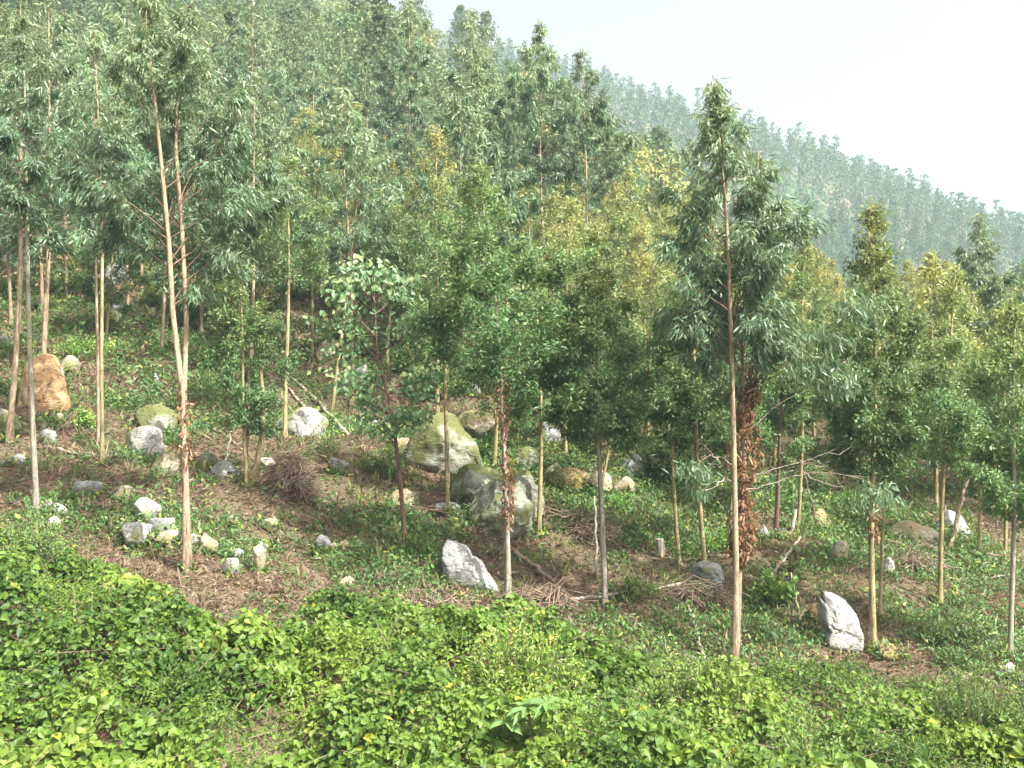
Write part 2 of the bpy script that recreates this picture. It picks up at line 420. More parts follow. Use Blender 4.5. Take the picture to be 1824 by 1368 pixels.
def grow(H, top, zc, R, r0, kind, nleaf, nb=None, tmpl=LANCE, ll=0.16, lw=0.026, young=0.3, yh=0.75, peak=0.3, gap=0.12, twig_n=7, base=(0, 0, 0), elev=None, pts=None, up=0.0, tone_top=0.0, open_=False):
    """returns accumulators trunk, branches, crown for one stem whose crown runs from height zc to H"""
    tr, br, cr = Acc(), Acc(), Acc()
    base = np.array(base, float)
    tp = np.array([top[0], top[1], H])
    path = bent_path(base, tp, 16, 0.012) if pts is None else pts
    s = np.linspace(0, 1, len(path))
    rad = r0*(1-s)**0.75*0.97+0.006
    rad[0] *= 1.5
    tube(tr, path, rad, 9)
    def at(z):
        return np.array([np.interp(z, path[:, 2], path[:, k]) for k in range(3)])
    nb = nb or int(38*(H-zc)/4)
    crown = H-zc
    P0s, P1s, dep = [], [], []
    lp, ld = [], []
    sizes = []
    for k in range(nb):
        q = (k+rng.uniform(0, 1))/nb
        z = zc+crown*q*0.985
        env = (min(1, (q+0.12)/peak)**0.8 if q < peak else (1-(q-peak)/(1-peak))**1.0)
        env = max(env, 0.05)*R
        az = k*2.39996+rng.uniform(-.5, .5)
        if rng.uniform() < gap: continue
        if open_ and q < .6 and math.sin(az) < -.45: continue
        ln = env*rng.uniform(0.55, 1.08)
        el = math.radians(rng.uniform(18, 42)+30*q) if elev is None else math.radians(rng.uniform(*elev)+20*q)
        dz = math.tan(el)*ln
        a = at(max(z-dz*0.6, base[2]+0.25*(zc-base[2])))
        b = a+np.array([math.cos(az)*ln, math.sin(az)*ln, dz])
        b[2] = min(b[2], H*1.0)
        bp = bent_path(a, b, 6, 0.03, 0.0 if kind == 'B' else -0.05)
        r1 = max(0.005, r0*0.20*(1-q)+0.004)
        tube(br, bp, np.linspace(r1, 0.003, 6), 4)
        w = max(ln, 0.25)
        nt_ = max(3, int(twig_n*w/R*1.6+2))
        qq = 0.22+0.80*rng.uniform(0, 1, nt_)**0.6
        st = np.stack([np.interp(qq, np.linspace(0, 1, 6), bp[:, j]) for j in range(3)], 1)
        bd_ = unit((b-a)[None])
        td = unit(bd_*0.6+rng.normal(size=(nt_, 3))*np.array([.6, .6, .42])+np.array([0, 0, 0.05+up]))
        tl = rng.uniform(.45, 1.0, nt_)*min(0.55, 0.16+0.22*R)*(0.5+0.5*min(1, ln/R*1.5))
        P0s.append(st); P1s.append(st+td*(tl*(1-.45*q))[:, None])
        sizes.append(np.full(nt_, 0.6+0.4*w/R))
    P0 = np.concatenate(P0s); P1 = np.concatenate(P1s)
    # leader shoots
    z0 = at(H-0.18*crown); nl = 12
    pl0 = np.array([at(H-crown*x) for x in rng.uniform(0.0, 0.22, nl)])
    pl1 = pl0+unit(rng.normal(size=(nl, 3))*np.array([.7, .7, .3])+np.array([0, 0, .8]))*rng.uniform(.05, .22, nl)[:, None]*min(1, R)
    P0 = np.vstack([P0, pl0]); P1 = np.vstack([P1, pl1])
    prisms(br, P0, P1, 0.005, 0.0015)
    n = len(P0)
    wgt = np.linalg.norm(P1-P0, axis=1)*rng.gamma(1.8, 1.0, n); wgt[-nl:] *= .35; wgt /= wgt.sum()
    idx = rng.choice(n, nleaf, p=wgt)
    f = rng.uniform(0.05, 1.1, nleaf)
    spread = 0.05 if kind == 'A' else 0.065
    P = P0[idx]+(P1-P0)[idx]*f[:, None]+rng.normal(size=(nleaf, 3))*spread
    tw = unit(P1-P0)[idx]
    rnd = rng.normal(size=(nleaf, 3))
    if kind == 'A':
        A = unit(tw*0.55+rnd*0.38+np.array([0, 0, -0.85]))
    else:
        A = unit(tw*0.5+rnd*0.55+np.array([0, 0, -0.22]))
    N = rng.normal(size=(nleaf, 3))+(np.array([0, 0, 0.9]) if kind != 'A' else np.array([0.0, 0, 0.3]))
    hq = (P[:, 2]-zc)/crown
    tone = np.clip(rng.beta(2, 2.2, nleaf)+tone_top*(hq-0.4), 0, 1)
    twr = rng.uniform(0, 1, n)[idx]
    yy = np.clip((hq-yh)/(1.02-yh), 0, 1)*young*2.6*(0.35+0.65*twr)*rng.uniform(0.3, 1.1, nleaf) + (rng.uniform(size=nleaf) < 0.03)*0.5
    L = ll*rng.uniform(0.6, 1.2, nleaf)
    leaves(cr, P, A, N, L, lw*rng.uniform(.75, 1.25, nleaf), tmpl, tone=tone, young=np.clip(yy, 0, 1))
    return tr, br, cr

def make_tree(name, loc, stems, mats, label, cat='tree', group=None, dead=None):
    """stems: list of dicts for grow(); mats: trunk material per stem, crown material"""
    root = link(name, None, loc=loc)
    tag(root, label, cat, group)
    for k, st in enumerate(stems):
        st = dict(st); lm = st.pop('leaf'); bk = st.pop('bark')
        t, b, c = grow(**st)
        link('trunk', t.mesh('trunk', M[bk], True), root)
        link('branches', b.mesh('branches', M['twig'], True), root)
        link('crown', c.mesh('crown', M[lm]), root)
    return root

def dead_leaves(root, path_pts, r, n, size=0.1, mat='rust_leaf', name='dead_leaves'):
    acc = Acc()
    s = rng.uniform(0, 1, n)**0.9
    P = np.stack([np.interp(s, np.linspace(0, 1, len(path_pts)), path_pts[:, k]) for k in range(3)], 1)
    cl = fbm(s*14, s*0+3.3, s=5, o=2)
    rad = r*(0.1+2.4*np.clip(cl-.22, 0, 1))
    th = rng.uniform(0, 6.28, n)
    q = np.sqrt(rng.uniform(0.05, 1, n))
    P[:, 0] += np.cos(th)*rad*q; P[:, 1] += np.sin(th)*rad*q
    A = unit(rng.normal(size=(n, 3))*0.5+np.array([0, 0, -0.9]))
    leaves(acc, P, A, rng.normal(size=(n, 3)), size*rng.uniform(.4, 1.5, n), size*0.38*rng.uniform(.6, 1.3, n), LANCE,
           tone=rng.uniform(0, 1, n), young=(rng.uniform(size=n) < 0.15)*rng.uniform(0, 1, n))
    link(name, acc.mesh(name, M[mat]), root)

KA = dict(kind='A', leaf='long_leaf', bark='bark_tan', tmpl=LANCE, ll=0.155, lw=0.0225, young=0.2, yh=0.5, peak=0.30, gap=0.14)
KB = dict(kind='B', leaf='young_leaf', bark='bark_yellow', tmpl=OVAL, ll=0.092, lw=0.038, young=0.40, yh=0.38, peak=0.34, gap=0.06, twig_n=9, elev=(5, 45))

def px_tree(name, ub, vb, ut, vt, vc, rpx, wpx, K, label, nleaf, group=None, D=None, cat='tree', **over):
    if D is None: b = on_ground(ub, vb)
    else:
        b = np.array([(ub-CU)/F*D, D, 0.]); b[2] = float(height(b[0], b[1]))
    d = b[1]; m = d/F
    H = (CV-vt)*m-b[2]; zc = (CV-vc)*m-b[2]
    zc = max(0.5, zc)
    nleaf = int(nleaf*1.25)
    st = dict(K); st.update(H=H+0.1, top=((ut-CU)*m-b[0], rng.uniform(-.2, .2)), zc=zc, R=rpx*m*1.18, r0=wpx*m*.345, nleaf=nleaf, base=(0, 0, -0.12)); st.update(over)
    r = make_tree(name, tuple(b), [st], None, label, cat, group)
    return r

GY_ = 'young eucalyptus trees planted on the slope'
GA_ = 'tall eucalyptus trees on the slope'

# --- tall twin-stemmed tree, left
b = on_ground(332, 1020); m = b[1]/F; print('left tree', b)
def P3(u, v, dy=0): return np.array([(u-CU)*m-b[0], dy, (CV-v)*m-b[2]])
pa = np.array([P3(333, 1030), P3(330, 860), P3(325, 700), P3(308, 560), P3(300, 420), P3(288, 300), P3(274, 160), P3(262, 60), P3(258, -25)])
pb = np.array([P3(330, 1012, .1), P3(326, 860, .12), P3(322, 700, .15), P3(324, 560, .2), P3(316, 400, .2), P3(303, 260, .25), P3(305, 130, .3), P3(318, 20, .35), P3(322, -10, .35)])
k1 = dict(KA); k1.update(H=pa[-1, 2], top=(0, 0), open_=True, zc=P3(0, 530)[2], R=205*m, r0=5.8*m, nleaf=12000, nb=52, pts=pa, base=(0, 0, -0.1))
k2 = dict(KA); k2.update(H=pb[-1, 2], top=(0, 0), open_=True, zc=P3(0, 480)[2], R=215*m, r0=5.4*m, nleaf=11000, nb=48, pts=pb, base=(0, 0, -0.1))
tree_left = make_tree('eucalyptus_tree', tuple(b), [k1, k2], None, 'tall twin-stemmed eucalyptus with pale tan trunks above the white stones')
dead_leaves(tree_left, np.array([P3(322, 690), P3(328, 760), P3(330, 830)]), 0.10, 330, 0.085)

# --- tall tree, right, with a second stem wrapped in rust dead leaves
b = on_ground(1307, 1195); m = b[1]/F; print('right tree', b)
pa = np.array([P3(1309, 1205), P3(1311, 1000), P3(1307, 800), P3(1302, 600), P3(1297, 440), P3(1290, 340), P3(1280, 240), P3(1273, 152)])
pb = np.array([P3(1316, 1160, .2), P3(1324, 1000, .2), P3(1333, 860, .25), P3(1333, 700, .3), P3(1330, 600, .3), P3(1336, 520, .3), P3(1352, 420, .3), P3(1362, 255, .35)])
k1 = dict(KA); k1.update(H=pa[-1, 2], top=(0, 0), open_=True, zc=P3(0, 630)[2], R=152*m, r0=5.2*m, nleaf=13000, nb=76, pts=pa, base=(0, 0, -0.1), gap=0.1)
k2 = dict(KA); k2.update(H=pb[-1, 2], top=(0, 0), zc=P3(0, 720)[2], R=140*m, r0=4.6*m, nleaf=7500, nb=40, pts=pb, base=(0, 0, -0.1), bark='bark_tan', gap=0.2)
tree_right = make_tree('eucalyptus_tree', tuple(b), [k1, k2], None, 'tallest eucalyptus standing free on the right with a second stem wrapped in dead leaves')
dead_leaves(tree_right, np.array([P3(1335, 690, .3), P3(1336, 780, .3), P3(1332, 880, .25), P3(1326, 960, .2), P3(1324, 1010, .2)]), 0.20, 2500, 0.085)
dead_leaves(tree_right, np.array([P3(1352, 640, .3), P3(1352, 720, .3)]), 0.09, 160, 0.11)
br = Acc()
for pts in ([(1330, 878), (1358, 868), (1420, 848), (1470, 843), (1540, 850)], [(1330, 860), (1360, 842), (1400, 832), (1450, 815), (1484, 798)],
            [(1400, 852), (1425, 830), (1440, 822)], [(1440, 844), (1468, 862), (1490, 866)], [(1308, 830), (1280, 812), (1262, 812), (1240, 826)], [(1308, 860), (1290, 852), (1272, 862), (1250, 872)],
            [(1335, 770), (1390, 720), (1450, 690), (1500, 640)], [(1335, 700), (1400, 650), (1460, 590), (1520, 545)]):
    q = np.array([P3(u, v, 0.2+0.0005*(u-1330)) for u, v in pts]); q[:, 1] += np.linspace(0, rng.uniform(-.5, .1), len(q))
    q = np.stack([np.interp(np.linspace(0, len(q)-1, 12), np.arange(len(q)), q[:, k]) for k in range(3)], 1); q[1:] += rng.normal(size=(11, 3))*.014
    tube(br, q, np.linspace(0.011, 0.003, len(q)), 5)
    for k in (4, 6, 8, 10): tube(br, np.array([q[k], q[k]+rng.normal(size=3)*.07+(q[k]-q[k-2])*.5, q[k]+rng.normal(size=3)*.12+(q[k]-q[k-2])*1.1]), [.004, .003, .002], 4)
link('bare_branch', br.mesh('bare_branch', M['dead_wood'], True), tree_right)
acc = Acc()
for (u, v, s_, n) in [(1235, 835, 26, 260), (1250, 872, 16, 60), (1560, 872, 28, 170), (1490, 660, 34, 260), (1525, 545, 40, 420), (1475, 600, 36, 320), (1440, 650, 40, 250), (1545, 895, 18, 60), (1500, 690, 20, 120), (1590, 890, 16, 50)]:
    P = P3(u, v, 0.0)+rng.normal(size=(n, 3))*np.array([s_*m*.6, .2, s_*m*.35])
    leaves(acc, P, unit(rng.normal(size=(n, 3))*.4+np.array([0.1, 0, -.8])), rng.normal(size=(n, 3)), 0.16*rng.uniform(.7, 1.2, n), .025, LANCE, tone=rng.beta(3, 2, n), young=0.0)
link('drooping_foliage', acc.mesh('drooping_foliage', M['long_leaf']), tree_right)

# --- hand-placed trees (base u, v; top u, v; crown bottom v; crown half width; trunk width)
b = on_ground(905, 1080); m = b[1]/F
t905 = px_tree('eucalyptus_tree', 905, 1080, 850, 300, 700, 148, 14, KB, 'leafy young eucalyptus in the centre with dead brown leaves hanging down its trunk', 13500, young=.22, bark='bark_grey', tone_top=0.35,
               pts=np.array([P3(905, 1090), P3(905, 1000), P3(902, 900), P3(898, 800), P3(893, 700), P3(889, 610), P3(880, 500), P3(865, 400), P3(850, 300)]))
bb = np.array(t905.location); mm_ = bb[1]/F
def Q3(u, v, dy=0): return np.array([(u-CU)*mm_-bb[0], dy, (CV-v)*mm_-bb[2]])
dead_leaves(t905, np.array([Q3(889, 610), Q3(893, 700), Q3(898, 790), Q3(905, 880), Q3(903, 940)]), 0.11, 800, 0.08)
px_tree('eucalyptus_tree', 1078, 1088, 1062, 420, 800, 92, 15, KB, 'dense cone-shaped young eucalyptus on a smooth grey trunk fading to yellow-green', 11500, young=.42, bark='bark_grey')
px_tree('eucalyptus_tree', 960, 955, 955, 480, 765, 78, 12, KB, 'young eucalyptus growing just right of the split boulder', 6500, young=.2)
px_tree('eucalyptus_tree', 797, 915, 800, 400, 690, 74, 13, KB, 'slim young eucalyptus whose yellow trunk crosses the large triangular boulder', 6500, young=.2)
px_tree('eucalyptus_tree', 1257, 1012, 1230, 470, 800, 88, 12, KB, 'dark green young eucalyptus on a straight yellow trunk behind the grey slab rock', 8500, young=.15)
px_tree('eucalyptus_tree', 1211, 1005, 1185, 520, 800, 62, 10, KB, 'narrow young eucalyptus with a thin yellow-brown trunk left of the dark green one', 4500, young=.2)
t1555 = px_tree('eucalyptus_tree', 1557, 1162, 1552, 385, 850, 92, 16, KB, 'bushy young eucalyptus with golden top beside the white and green boulder', 12500, young=.45)
bb = np.array(t1555.location); mm_ = bb[1]/F
dead_leaves(t1555, np.array([Q3(1552, 870), Q3(1556, 930), Q3(1556, 970)]), 0.10, 330, 0.08)
px_tree('eucalyptus_tree', 1567, 1105, 1580, 520, 840, 70, 9, KB, 'young eucalyptus standing close behind the golden-topped one', 4500, young=.3)
px_tree('eucalyptus_tree', 1674, 1068, 1694, 490, 850, 80, 12, KB, 'yellow-topped young eucalyptus with dark forked trunk near the right side', 8500, young=.5, bark='bark_yellow')
px_tree('eucalyptus_tree', 1800, 1172, 1808, 545, 930, 72, 13, KB, 'dark green young eucalyptus at the right-hand edge of the slope', 8500, young=.3, bark='bark_grey')
px_tree('eucalyptus_tree', 1743, 990, 1752, 640, 850, 50, 9, KB, 'small young eucalyptus on a clean straight tan trunk between the two right-hand ones', 3000, young=.3)
px_tree('eucalyptus_tree', 1381, 955, 1395, 560, 800, 62, 11, KB, 'young eucalyptus with dark trunk right of the leaf-wrapped stem', 4500, young=.35, bark='bark_red')
px_tree('eucalyptus_tree', 1295, 985, 1340, 640, 830, 40, 9, KB, 'thin young eucalyptus hidden behind the leaf-wrapped stem', 1800, young=.2)
px_tree('eucalyptus_tree', 1062, 900, 1130, 560, 790, 55, 8, KB, 'thin pale young eucalyptus behind the grey-trunked cone', 3000, young=.25)
px_tree('eucalyptus_tree', 1009, 820, 1010, 400, 700, 80, 11, KB, 'yellow-brown tipped young eucalyptus with paired straight trunk uphill of the ochre rocks', 6000, young=.6)
px_tree('eucalyptus_tree', 880, 835, 905, 480, 740, 60, 11, KB, 'young eucalyptus whose shaded trunk stands behind the lower boulder', 3200, young=.2)
px_tree('eucalyptus_tree', 590, 742, 650, 262, 470, 70, 9, KA, 'slender long-leaved eucalyptus rising behind the cream stone', 4200, bark='bark_yellow')
px_tree('eucalyptus_tree', 508, 785, 512, 285, 500, 74, 11, KB, 'dark green young eucalyptus above the flat pale boulder', 6000, young=.2)
px_tree('eucalyptus_tree', 556, 645, 560, 215, 470, 80, 8, KB, 'young eucalyptus with rusty yellow crown further up the slope', 5500, young=.75)
t440 = px_tree('eucalyptus_tree', 440, 868, 430, 470, 770, 78, 10, KB, 'bushy several-stemmed young eucalyptus left of the brush pile', 7500, young=.35)
bb = np.array(t440.location); mm_ = bb[1]/F
for k, pp in enumerate(([(443, 872), (455, 830), (466, 770), (466, 700), (460, 640)], [(436, 870), (434, 810), (437, 740), (440, 650)])):
    a_ = Acc(); q = np.array([Q3(u, v, 0.08*(k+1)) for u, v in pp]); tube(a_, q, np.linspace(.065-.02*k, .03, len(q)), 8)
    link('trunk', a_.mesh('trunk', M['bark_yellow' if k == 0 else 'bark_tan'], True), t440)
# left side tall ones
px_tree('eucalyptus_tree', 15, 790, 30, -60, 410, 120, 15, KA, 'tall eucalyptus with shaded brown trunk at the left edge before the orange boulder', 9000)
px_tree('eucalyptus_tree', 66, 920, 45, 40, 420, 70, 14, KA, 'slender eucalyptus with crooked pale trunk in front of the orange boulder', 4200, bark='bark_grey', nb=22)
px_tree('eucalyptus_tree', 183, 832, 165, 60, 460, 90, 10, KA, 'thin-trunked eucalyptus left of the twin-stemmed one', 6000, bark='bark_yellow')
px_tree('eucalyptus_tree', 176, 800, 160, 150, 420, 70, 9, KA, 'second thin eucalyptus close beside the thin-trunked one', 4000)
px_tree('eucalyptus_tree', 228, 566, 215, 130, 400, 90, 9, KB, 'dark leafy eucalyptus behind the round grey stone uphill', 5500, young=.15)
px_tree('eucalyptus_tree', 380, 500, 372, 60, 400, 90, 8, KA, 'pale-trunked eucalyptus uphill between the tall left tree and the yellow bushes', 5500)
# middle distance, long-leaved trees that stand out against the sky
px_tree('eucalyptus_tree', 984, 440, 962, 52, 330, 100, 9, KA, 'tall eucalyptus with wispy top and reddish trunk against the sky', 9500, D=31, ll=.19, lw=.034)
px_tree('eucalyptus_tree', 862, 400, 838, 22, 340, 78, 9, KA, 'rounded tall eucalyptus left of the wispy-topped one', 7500, D=33, ll=.19, lw=.034)
px_tree('eucalyptus_tree', 1048, 440, 1035, 95, 350, 85, 8, KA, 'tall dark-twigged eucalyptus right of the wispy-topped one', 7500, D=32, ll=.19, lw=.034)
px_tree('eucalyptus_tree', 735, 300, 728, 8, 215, 72, 8, KA, 'far tall eucalyptus with round top high on the slope', 7000, D=42, ll=.2, lw=.04)
px_tree('eucalyptus_tree', 1720, 800, 1745, 385, 640, 78, 9, KA, 'tall grey-green eucalyptus rising above the yellow-topped ones at right', 6500, D=27, ll=.18, lw=.032)
px_tree('eucalyptus_tree', 455, 300, 452, -30, 300, 85, 8, KA, 'tall hazy eucalyptus right behind the twin-stemmed crown', 6500, D=38, ll=.2, lw=.038)
px_tree('eucalyptus_tree', 1790, 900, 1790, 555, 820, 60, 9, KB, 'yellowish young eucalyptus behind the right-edge one', 5000, D=20, young=.6)
px_tree('eucalyptus_tree', 780, 700, 780, 240, 560, 105, 10, KB, 'broad young eucalyptus with golden-brown upper crown in the middle of the slope', 9000, D=25, young=.75)
px_tree('eucalyptus_tree', 690, 640, 700, 300, 560, 75, 8, KB, 'golden young eucalyptus left of the broad golden-brown one', 5000, D=29, young=.7)
px_tree('eucalyptus_tree', 1420, 700, 1430, 430, 720, 80, 9, KB, 'young eucalyptus behind the right-hand tall tree', 6500, D=21, young=.35)
px_tree('eucalyptus_tree', 1150, 760, 1165, 470, 740, 70, 8, KB, 'young eucalyptus in the gap left of the right-hand tall tree', 5000, D=23, young=.45)

# --- broad-leaved tree with heart-shaped leaves
b = on_ground(722, 990); m = b[1]/F
cb = link('broadleaf_tree', None, loc=tuple(b)); tag(cb, 'small broad-leaved tree with heart-shaped leaves and thin dark red trunk', 'tree')
tr = Acc(); tube(tr, np.array([P3(722, 995), P3(719, 930), P3(712, 850), P3(702, 760), P3(690, 700), P3(672, 640), P3(668, 560), P3(665, 490)]), np.linspace(0.045, 0.010, 8), 8)
link('trunk', tr.mesh('trunk', M['bark_red'], True), cb)
br = Acc(); acc = Acc(); biglp = []
ends = [((690, 700), (640, 660), 0), ((690, 700), (770, 665), .3), ((702, 760), (745, 730), -.3), ((700, 780), (640, 700), .2), ((702, 740), (610, 672), -.3), ((672, 640), (610, 560), .3), ((672, 640), (735, 560), -.2),
        ((670, 600), (600, 510), -.3), ((668, 560), (720, 500), .3), ((668, 540), (650, 470), 0), ((668, 560), (690, 475), .2), ((672, 640), (590, 620), .2), ((690, 700), (760, 690), -.3), ((690, 690), (780, 660), 0.4), ((668, 600), (570, 570), .4), ((668, 540), (620, 470), .3), ((705, 790), (665, 745), -.2), ((703, 770), (735, 735), .1)]
for (a0, a1, dy) in ends:
    p0, p1 = P3(*a0), P3(*a1, dy)
    bp = bent_path(p0, p1, 5, .03, .06); tube(br, bp, np.linspace(.02, .005, 5), 5)
    n = 95
    f = rng.uniform(.35, 1.1, n)**0.7
    P = p0+(p1-p0)*f[:, None]+rng.normal(size=(n, 3))*np.array([.17, .22, .09])
    A = unit(rng.normal(size=(n, 3))*.5+np.array([0, -.25, -.65])); Nn = rng.normal(size=(n, 3))*.5+np.array([.1, -.6, .7])
    k = 16
    leaves(acc, P[k:], A[k:], Nn[k:], .105*rng.uniform(.6, 1.2, n-k), .085*rng.uniform(.6, 1.2, n-k), HEARTS, tone=rng.beta(2.5, 2, n-k), young=(P[k:, 2] > p1[2]+.02)*rng.uniform(0, .7, n-k))
    biglp += [(P[j], A[j], Nn[j]) for j in range(k)]
link('branches', br.mesh('branches', M['bark_red'], True), cb)
link('crown', acc.mesh('crown', M['broad_leaf']), cb)
def leaf_data(L, W, mat, tone, young=0.0):
    a_ = Acc(); leaves(a_, np.zeros((1, 3)), np.array([[0, 0, -1.]]), np.array([[0, -1., 0]]), L, W, HEART, tone=tone, young=young); return a_.mesh('leaf', mat)
ldat = [leaf_data(.12, .10, M['broad_leaf'], .5), leaf_data(.105, .09, M['broad_leaf'], .8), leaf_data(.11, .09, M['broad_leaf'], .9, .5)]
from mathutils import Matrix
def orient(P, A, Nn):
    z = -Vector(A).normalized(); y = -Vector(Nn); y = (y-z*y.dot(z)).normalized(); x = y.cross(z)
    mt = Matrix((x, y, z)).transposed().to_4x4(); mt.translation = Vector(P); return mt
for i, (P, A, Nn) in enumerate(biglp):
    o = bpy.data.objects.new('leaf', ldat[i % 3]); COL.objects.link(o); o.parent = cb; o.matrix_local = orient(P, A, Nn)

# ------------------------------------------------------------------ fill trees: prototypes copied one by one
def copy_tree(root, loc, rz, sc, label=None, group=None):
    r = root.copy(); COL.objects.link(r); r.location = loc; r.rotation_euler = (0, 0, rz); r.scale = sc
    if label: r['label'] = label
    if group: r['group'] = group
    for ch in [c for c in PROTO_KIDS[root.name]]:
        c = ch.copy(); COL.objects.link(c); c.parent = r
    return r
PROTO_KIDS = {}
def proto(name, K, **kw):
    st = dict(K); st.update(top=(rng.uniform(-.3, .3), rng.uniform(-.3, .3)), base=(0, 0, -.3)); st.update(kw)
    r = make_tree(name, (0, 0, 0), [st], None, '', 'tree')
    PROTO_KIDS[r.name] = list(r.children)
    PROTO_KIDS[r.name] = [o for o in bpy.data.objects if o.parent == r]
    return r
ROWS = ['front', 'second', 'third', 'fourth']
MARKS = [(-900, 'the orange boulder'), (130, 'the two thin trunks'), (255, 'the tall twin-stemmed tree'), (390, 'the brush pile'), (540, 'the cream upright stone'), (640, 'the heart-leaved tree'), (745, 'the triangular boulder'),
         (850, 'the leaf-hung central tree'), (1010, 'the grey-trunked cone tree'), (1150, 'the grey slab rock'), (1260, 'the tallest tree'), (1370, 'the ochre boulder'), (1490, 'the golden-topped tree'), (1620, 'the creamy boulder'), (1730, 'the right-edge tree')]
def name_by_place(items, rows, tail):
    cells = {}
    for (o, x, D, txt) in items:
        u = CU+F*x/D; mk = [m_ for (a, m_) in MARKS if u >= a][-1]
        r = [k for k, d in enumerate(rows) if D >= d][-1]
        cells.setdefault((txt, mk, r), []).append((u, o))
    for (txt, mk, r), L in cells.items():
        L.sort(key=lambda q: q[0]); n = len(L)
        for k, (u, o) in enumerate(L):
            sfx = '' if n == 1 else (', left one' if k == 0 else ', right one') if n == 2 else ', leftmost' if k == 0 else ', rightmost' if k == n-1 else ', middle one' if n == 3 else ', %s from left' % (['', 'second', 'third', 'fourth', 'fifth', 'sixth', 'seventh', 'eighth', 'ninth'][min(k, 8)])
            o['label'] = '%s, %s %s %s%s' % (txt, ROWS[r], tail, mk, sfx)
MIDS, UPS, BUS = [], [], []
class Placer:
    def __init__(s, protos): s.p = protos; s.used = [False]*len(protos)
    def put(s, i, loc, rz, sc, label, group):
        r = s.p[i]
        if not s.used[i]:
            s.used[i] = True; r.location = loc; r.rotation_euler = (0, 0, rz); r.scale = sc; r['label'] = label; r['group'] = group
            return r
        return copy_tree(r, loc, rz, sc, label, group)
    def finish(s):
        for u, r in zip(s.used, s.p):
            if not u:
                for c in PROTO_KIDS[r.name]: bpy.data.objects.remove(c)
                bpy.data.objects.remove(r)

midB = [proto('eucalyptus_tree', KB, H=rng.uniform(5.6, 6.6), zc=1.15, R=1.6, r0=.05, nleaf=9500, nb=52, ll=.135, lw=.06, young=y, yh=yh_) for y, yh_ in ((.6, .22), (.85, .16), (1.1, .10), (.7, .22))]
midA = [proto('eucalyptus_tree', KA, H=rng.uniform(8.6, 9.6), zc=z-.8, R=1.9, r0=.06, nleaf=8500, nb=46, ll=.21, lw=.042, young=.2) for z in (3.8, 4.4, 3.2)]
mid = Placer(midB+midA)
placed = []
def ok(x, y, d):
    for (a, b_) in placed:
        if (a-x)**2+(b_-y)**2 < d*d: return False
    placed.append((x, y)); return True
for o in [o for o in bpy.data.objects if o.name.startswith('eucalyptus_tree') and o.parent is None and o not in midB+midA]:
    placed.append((o.location.x, o.location.y))
cnt = 0
LM = {0: 'green young eucalyptus among the dense young stand on the middle slope', 1: 'yellow-tipped young eucalyptus among the dense young stand on the middle slope', 2: 'rusty golden young eucalyptus among the dense young stand on the middle slope',
      3: 'green young eucalyptus among the dense young stand on the middle slope', 4: 'tall long-leaved eucalyptus rising out of the dense stand on the middle slope'}
for tries in range(5200):
    D = math.sqrt(rng.uniform(23**2, 62**2)); t = rng.uniform(-.66, .66); x = t*D
    left = t < -0.17
    if left and D < 28 and rng.uniform() < .7: continue
    if t < -.34 and D < 34 and rng.uniform() < .55: continue
    if not ok(x, D, 2.1 if D < 38 else 2.5): continue
    z = float(height(x, D))
    pA = .7 if left else (.12 if t > .05 else .22)
    if D > 45 and t < 0.1: pA = .4
    if t > .12 and D > 33: pA = 0.05
    isA = rng.uniform() < pA
    i = 4+int(rng.integers(3)) if isA else int(rng.choice(4, p=[.27, .28, .23, .22]))
    s_ = rng.uniform(.8, 1.15)
    if isA and t > .1: s_ *= .8
    if not isA and D < 30: s_ *= .9
    if t > .18 and D > 28: s_ *= .82
    o_ = mid.put(i, (x, D, z), rng.uniform(0, 6.28), (s_*rng.uniform(.9, 1.15), s_*rng.uniform(.9, 1.15), s_), LM[min(i, 4)] if not left else LM[min(i, 4)].replace('middle slope', 'upper left slope'),
            ('tall' if isA else 'young')+' eucalyptus trees in the dense stand')
    MIDS.append((o_, x, D, ['leafy green eucalyptus', 'yellow-tipped eucalyptus', 'golden eucalyptus', 'dull green eucalyptus', 'tall long-leaved eucalyptus'][min(i, 4)]))
    cnt += 1
name_by_place(MIDS, (0, 31, 41, 51), 'row uphill behind')
mid.finish()
print('mid trees', cnt)

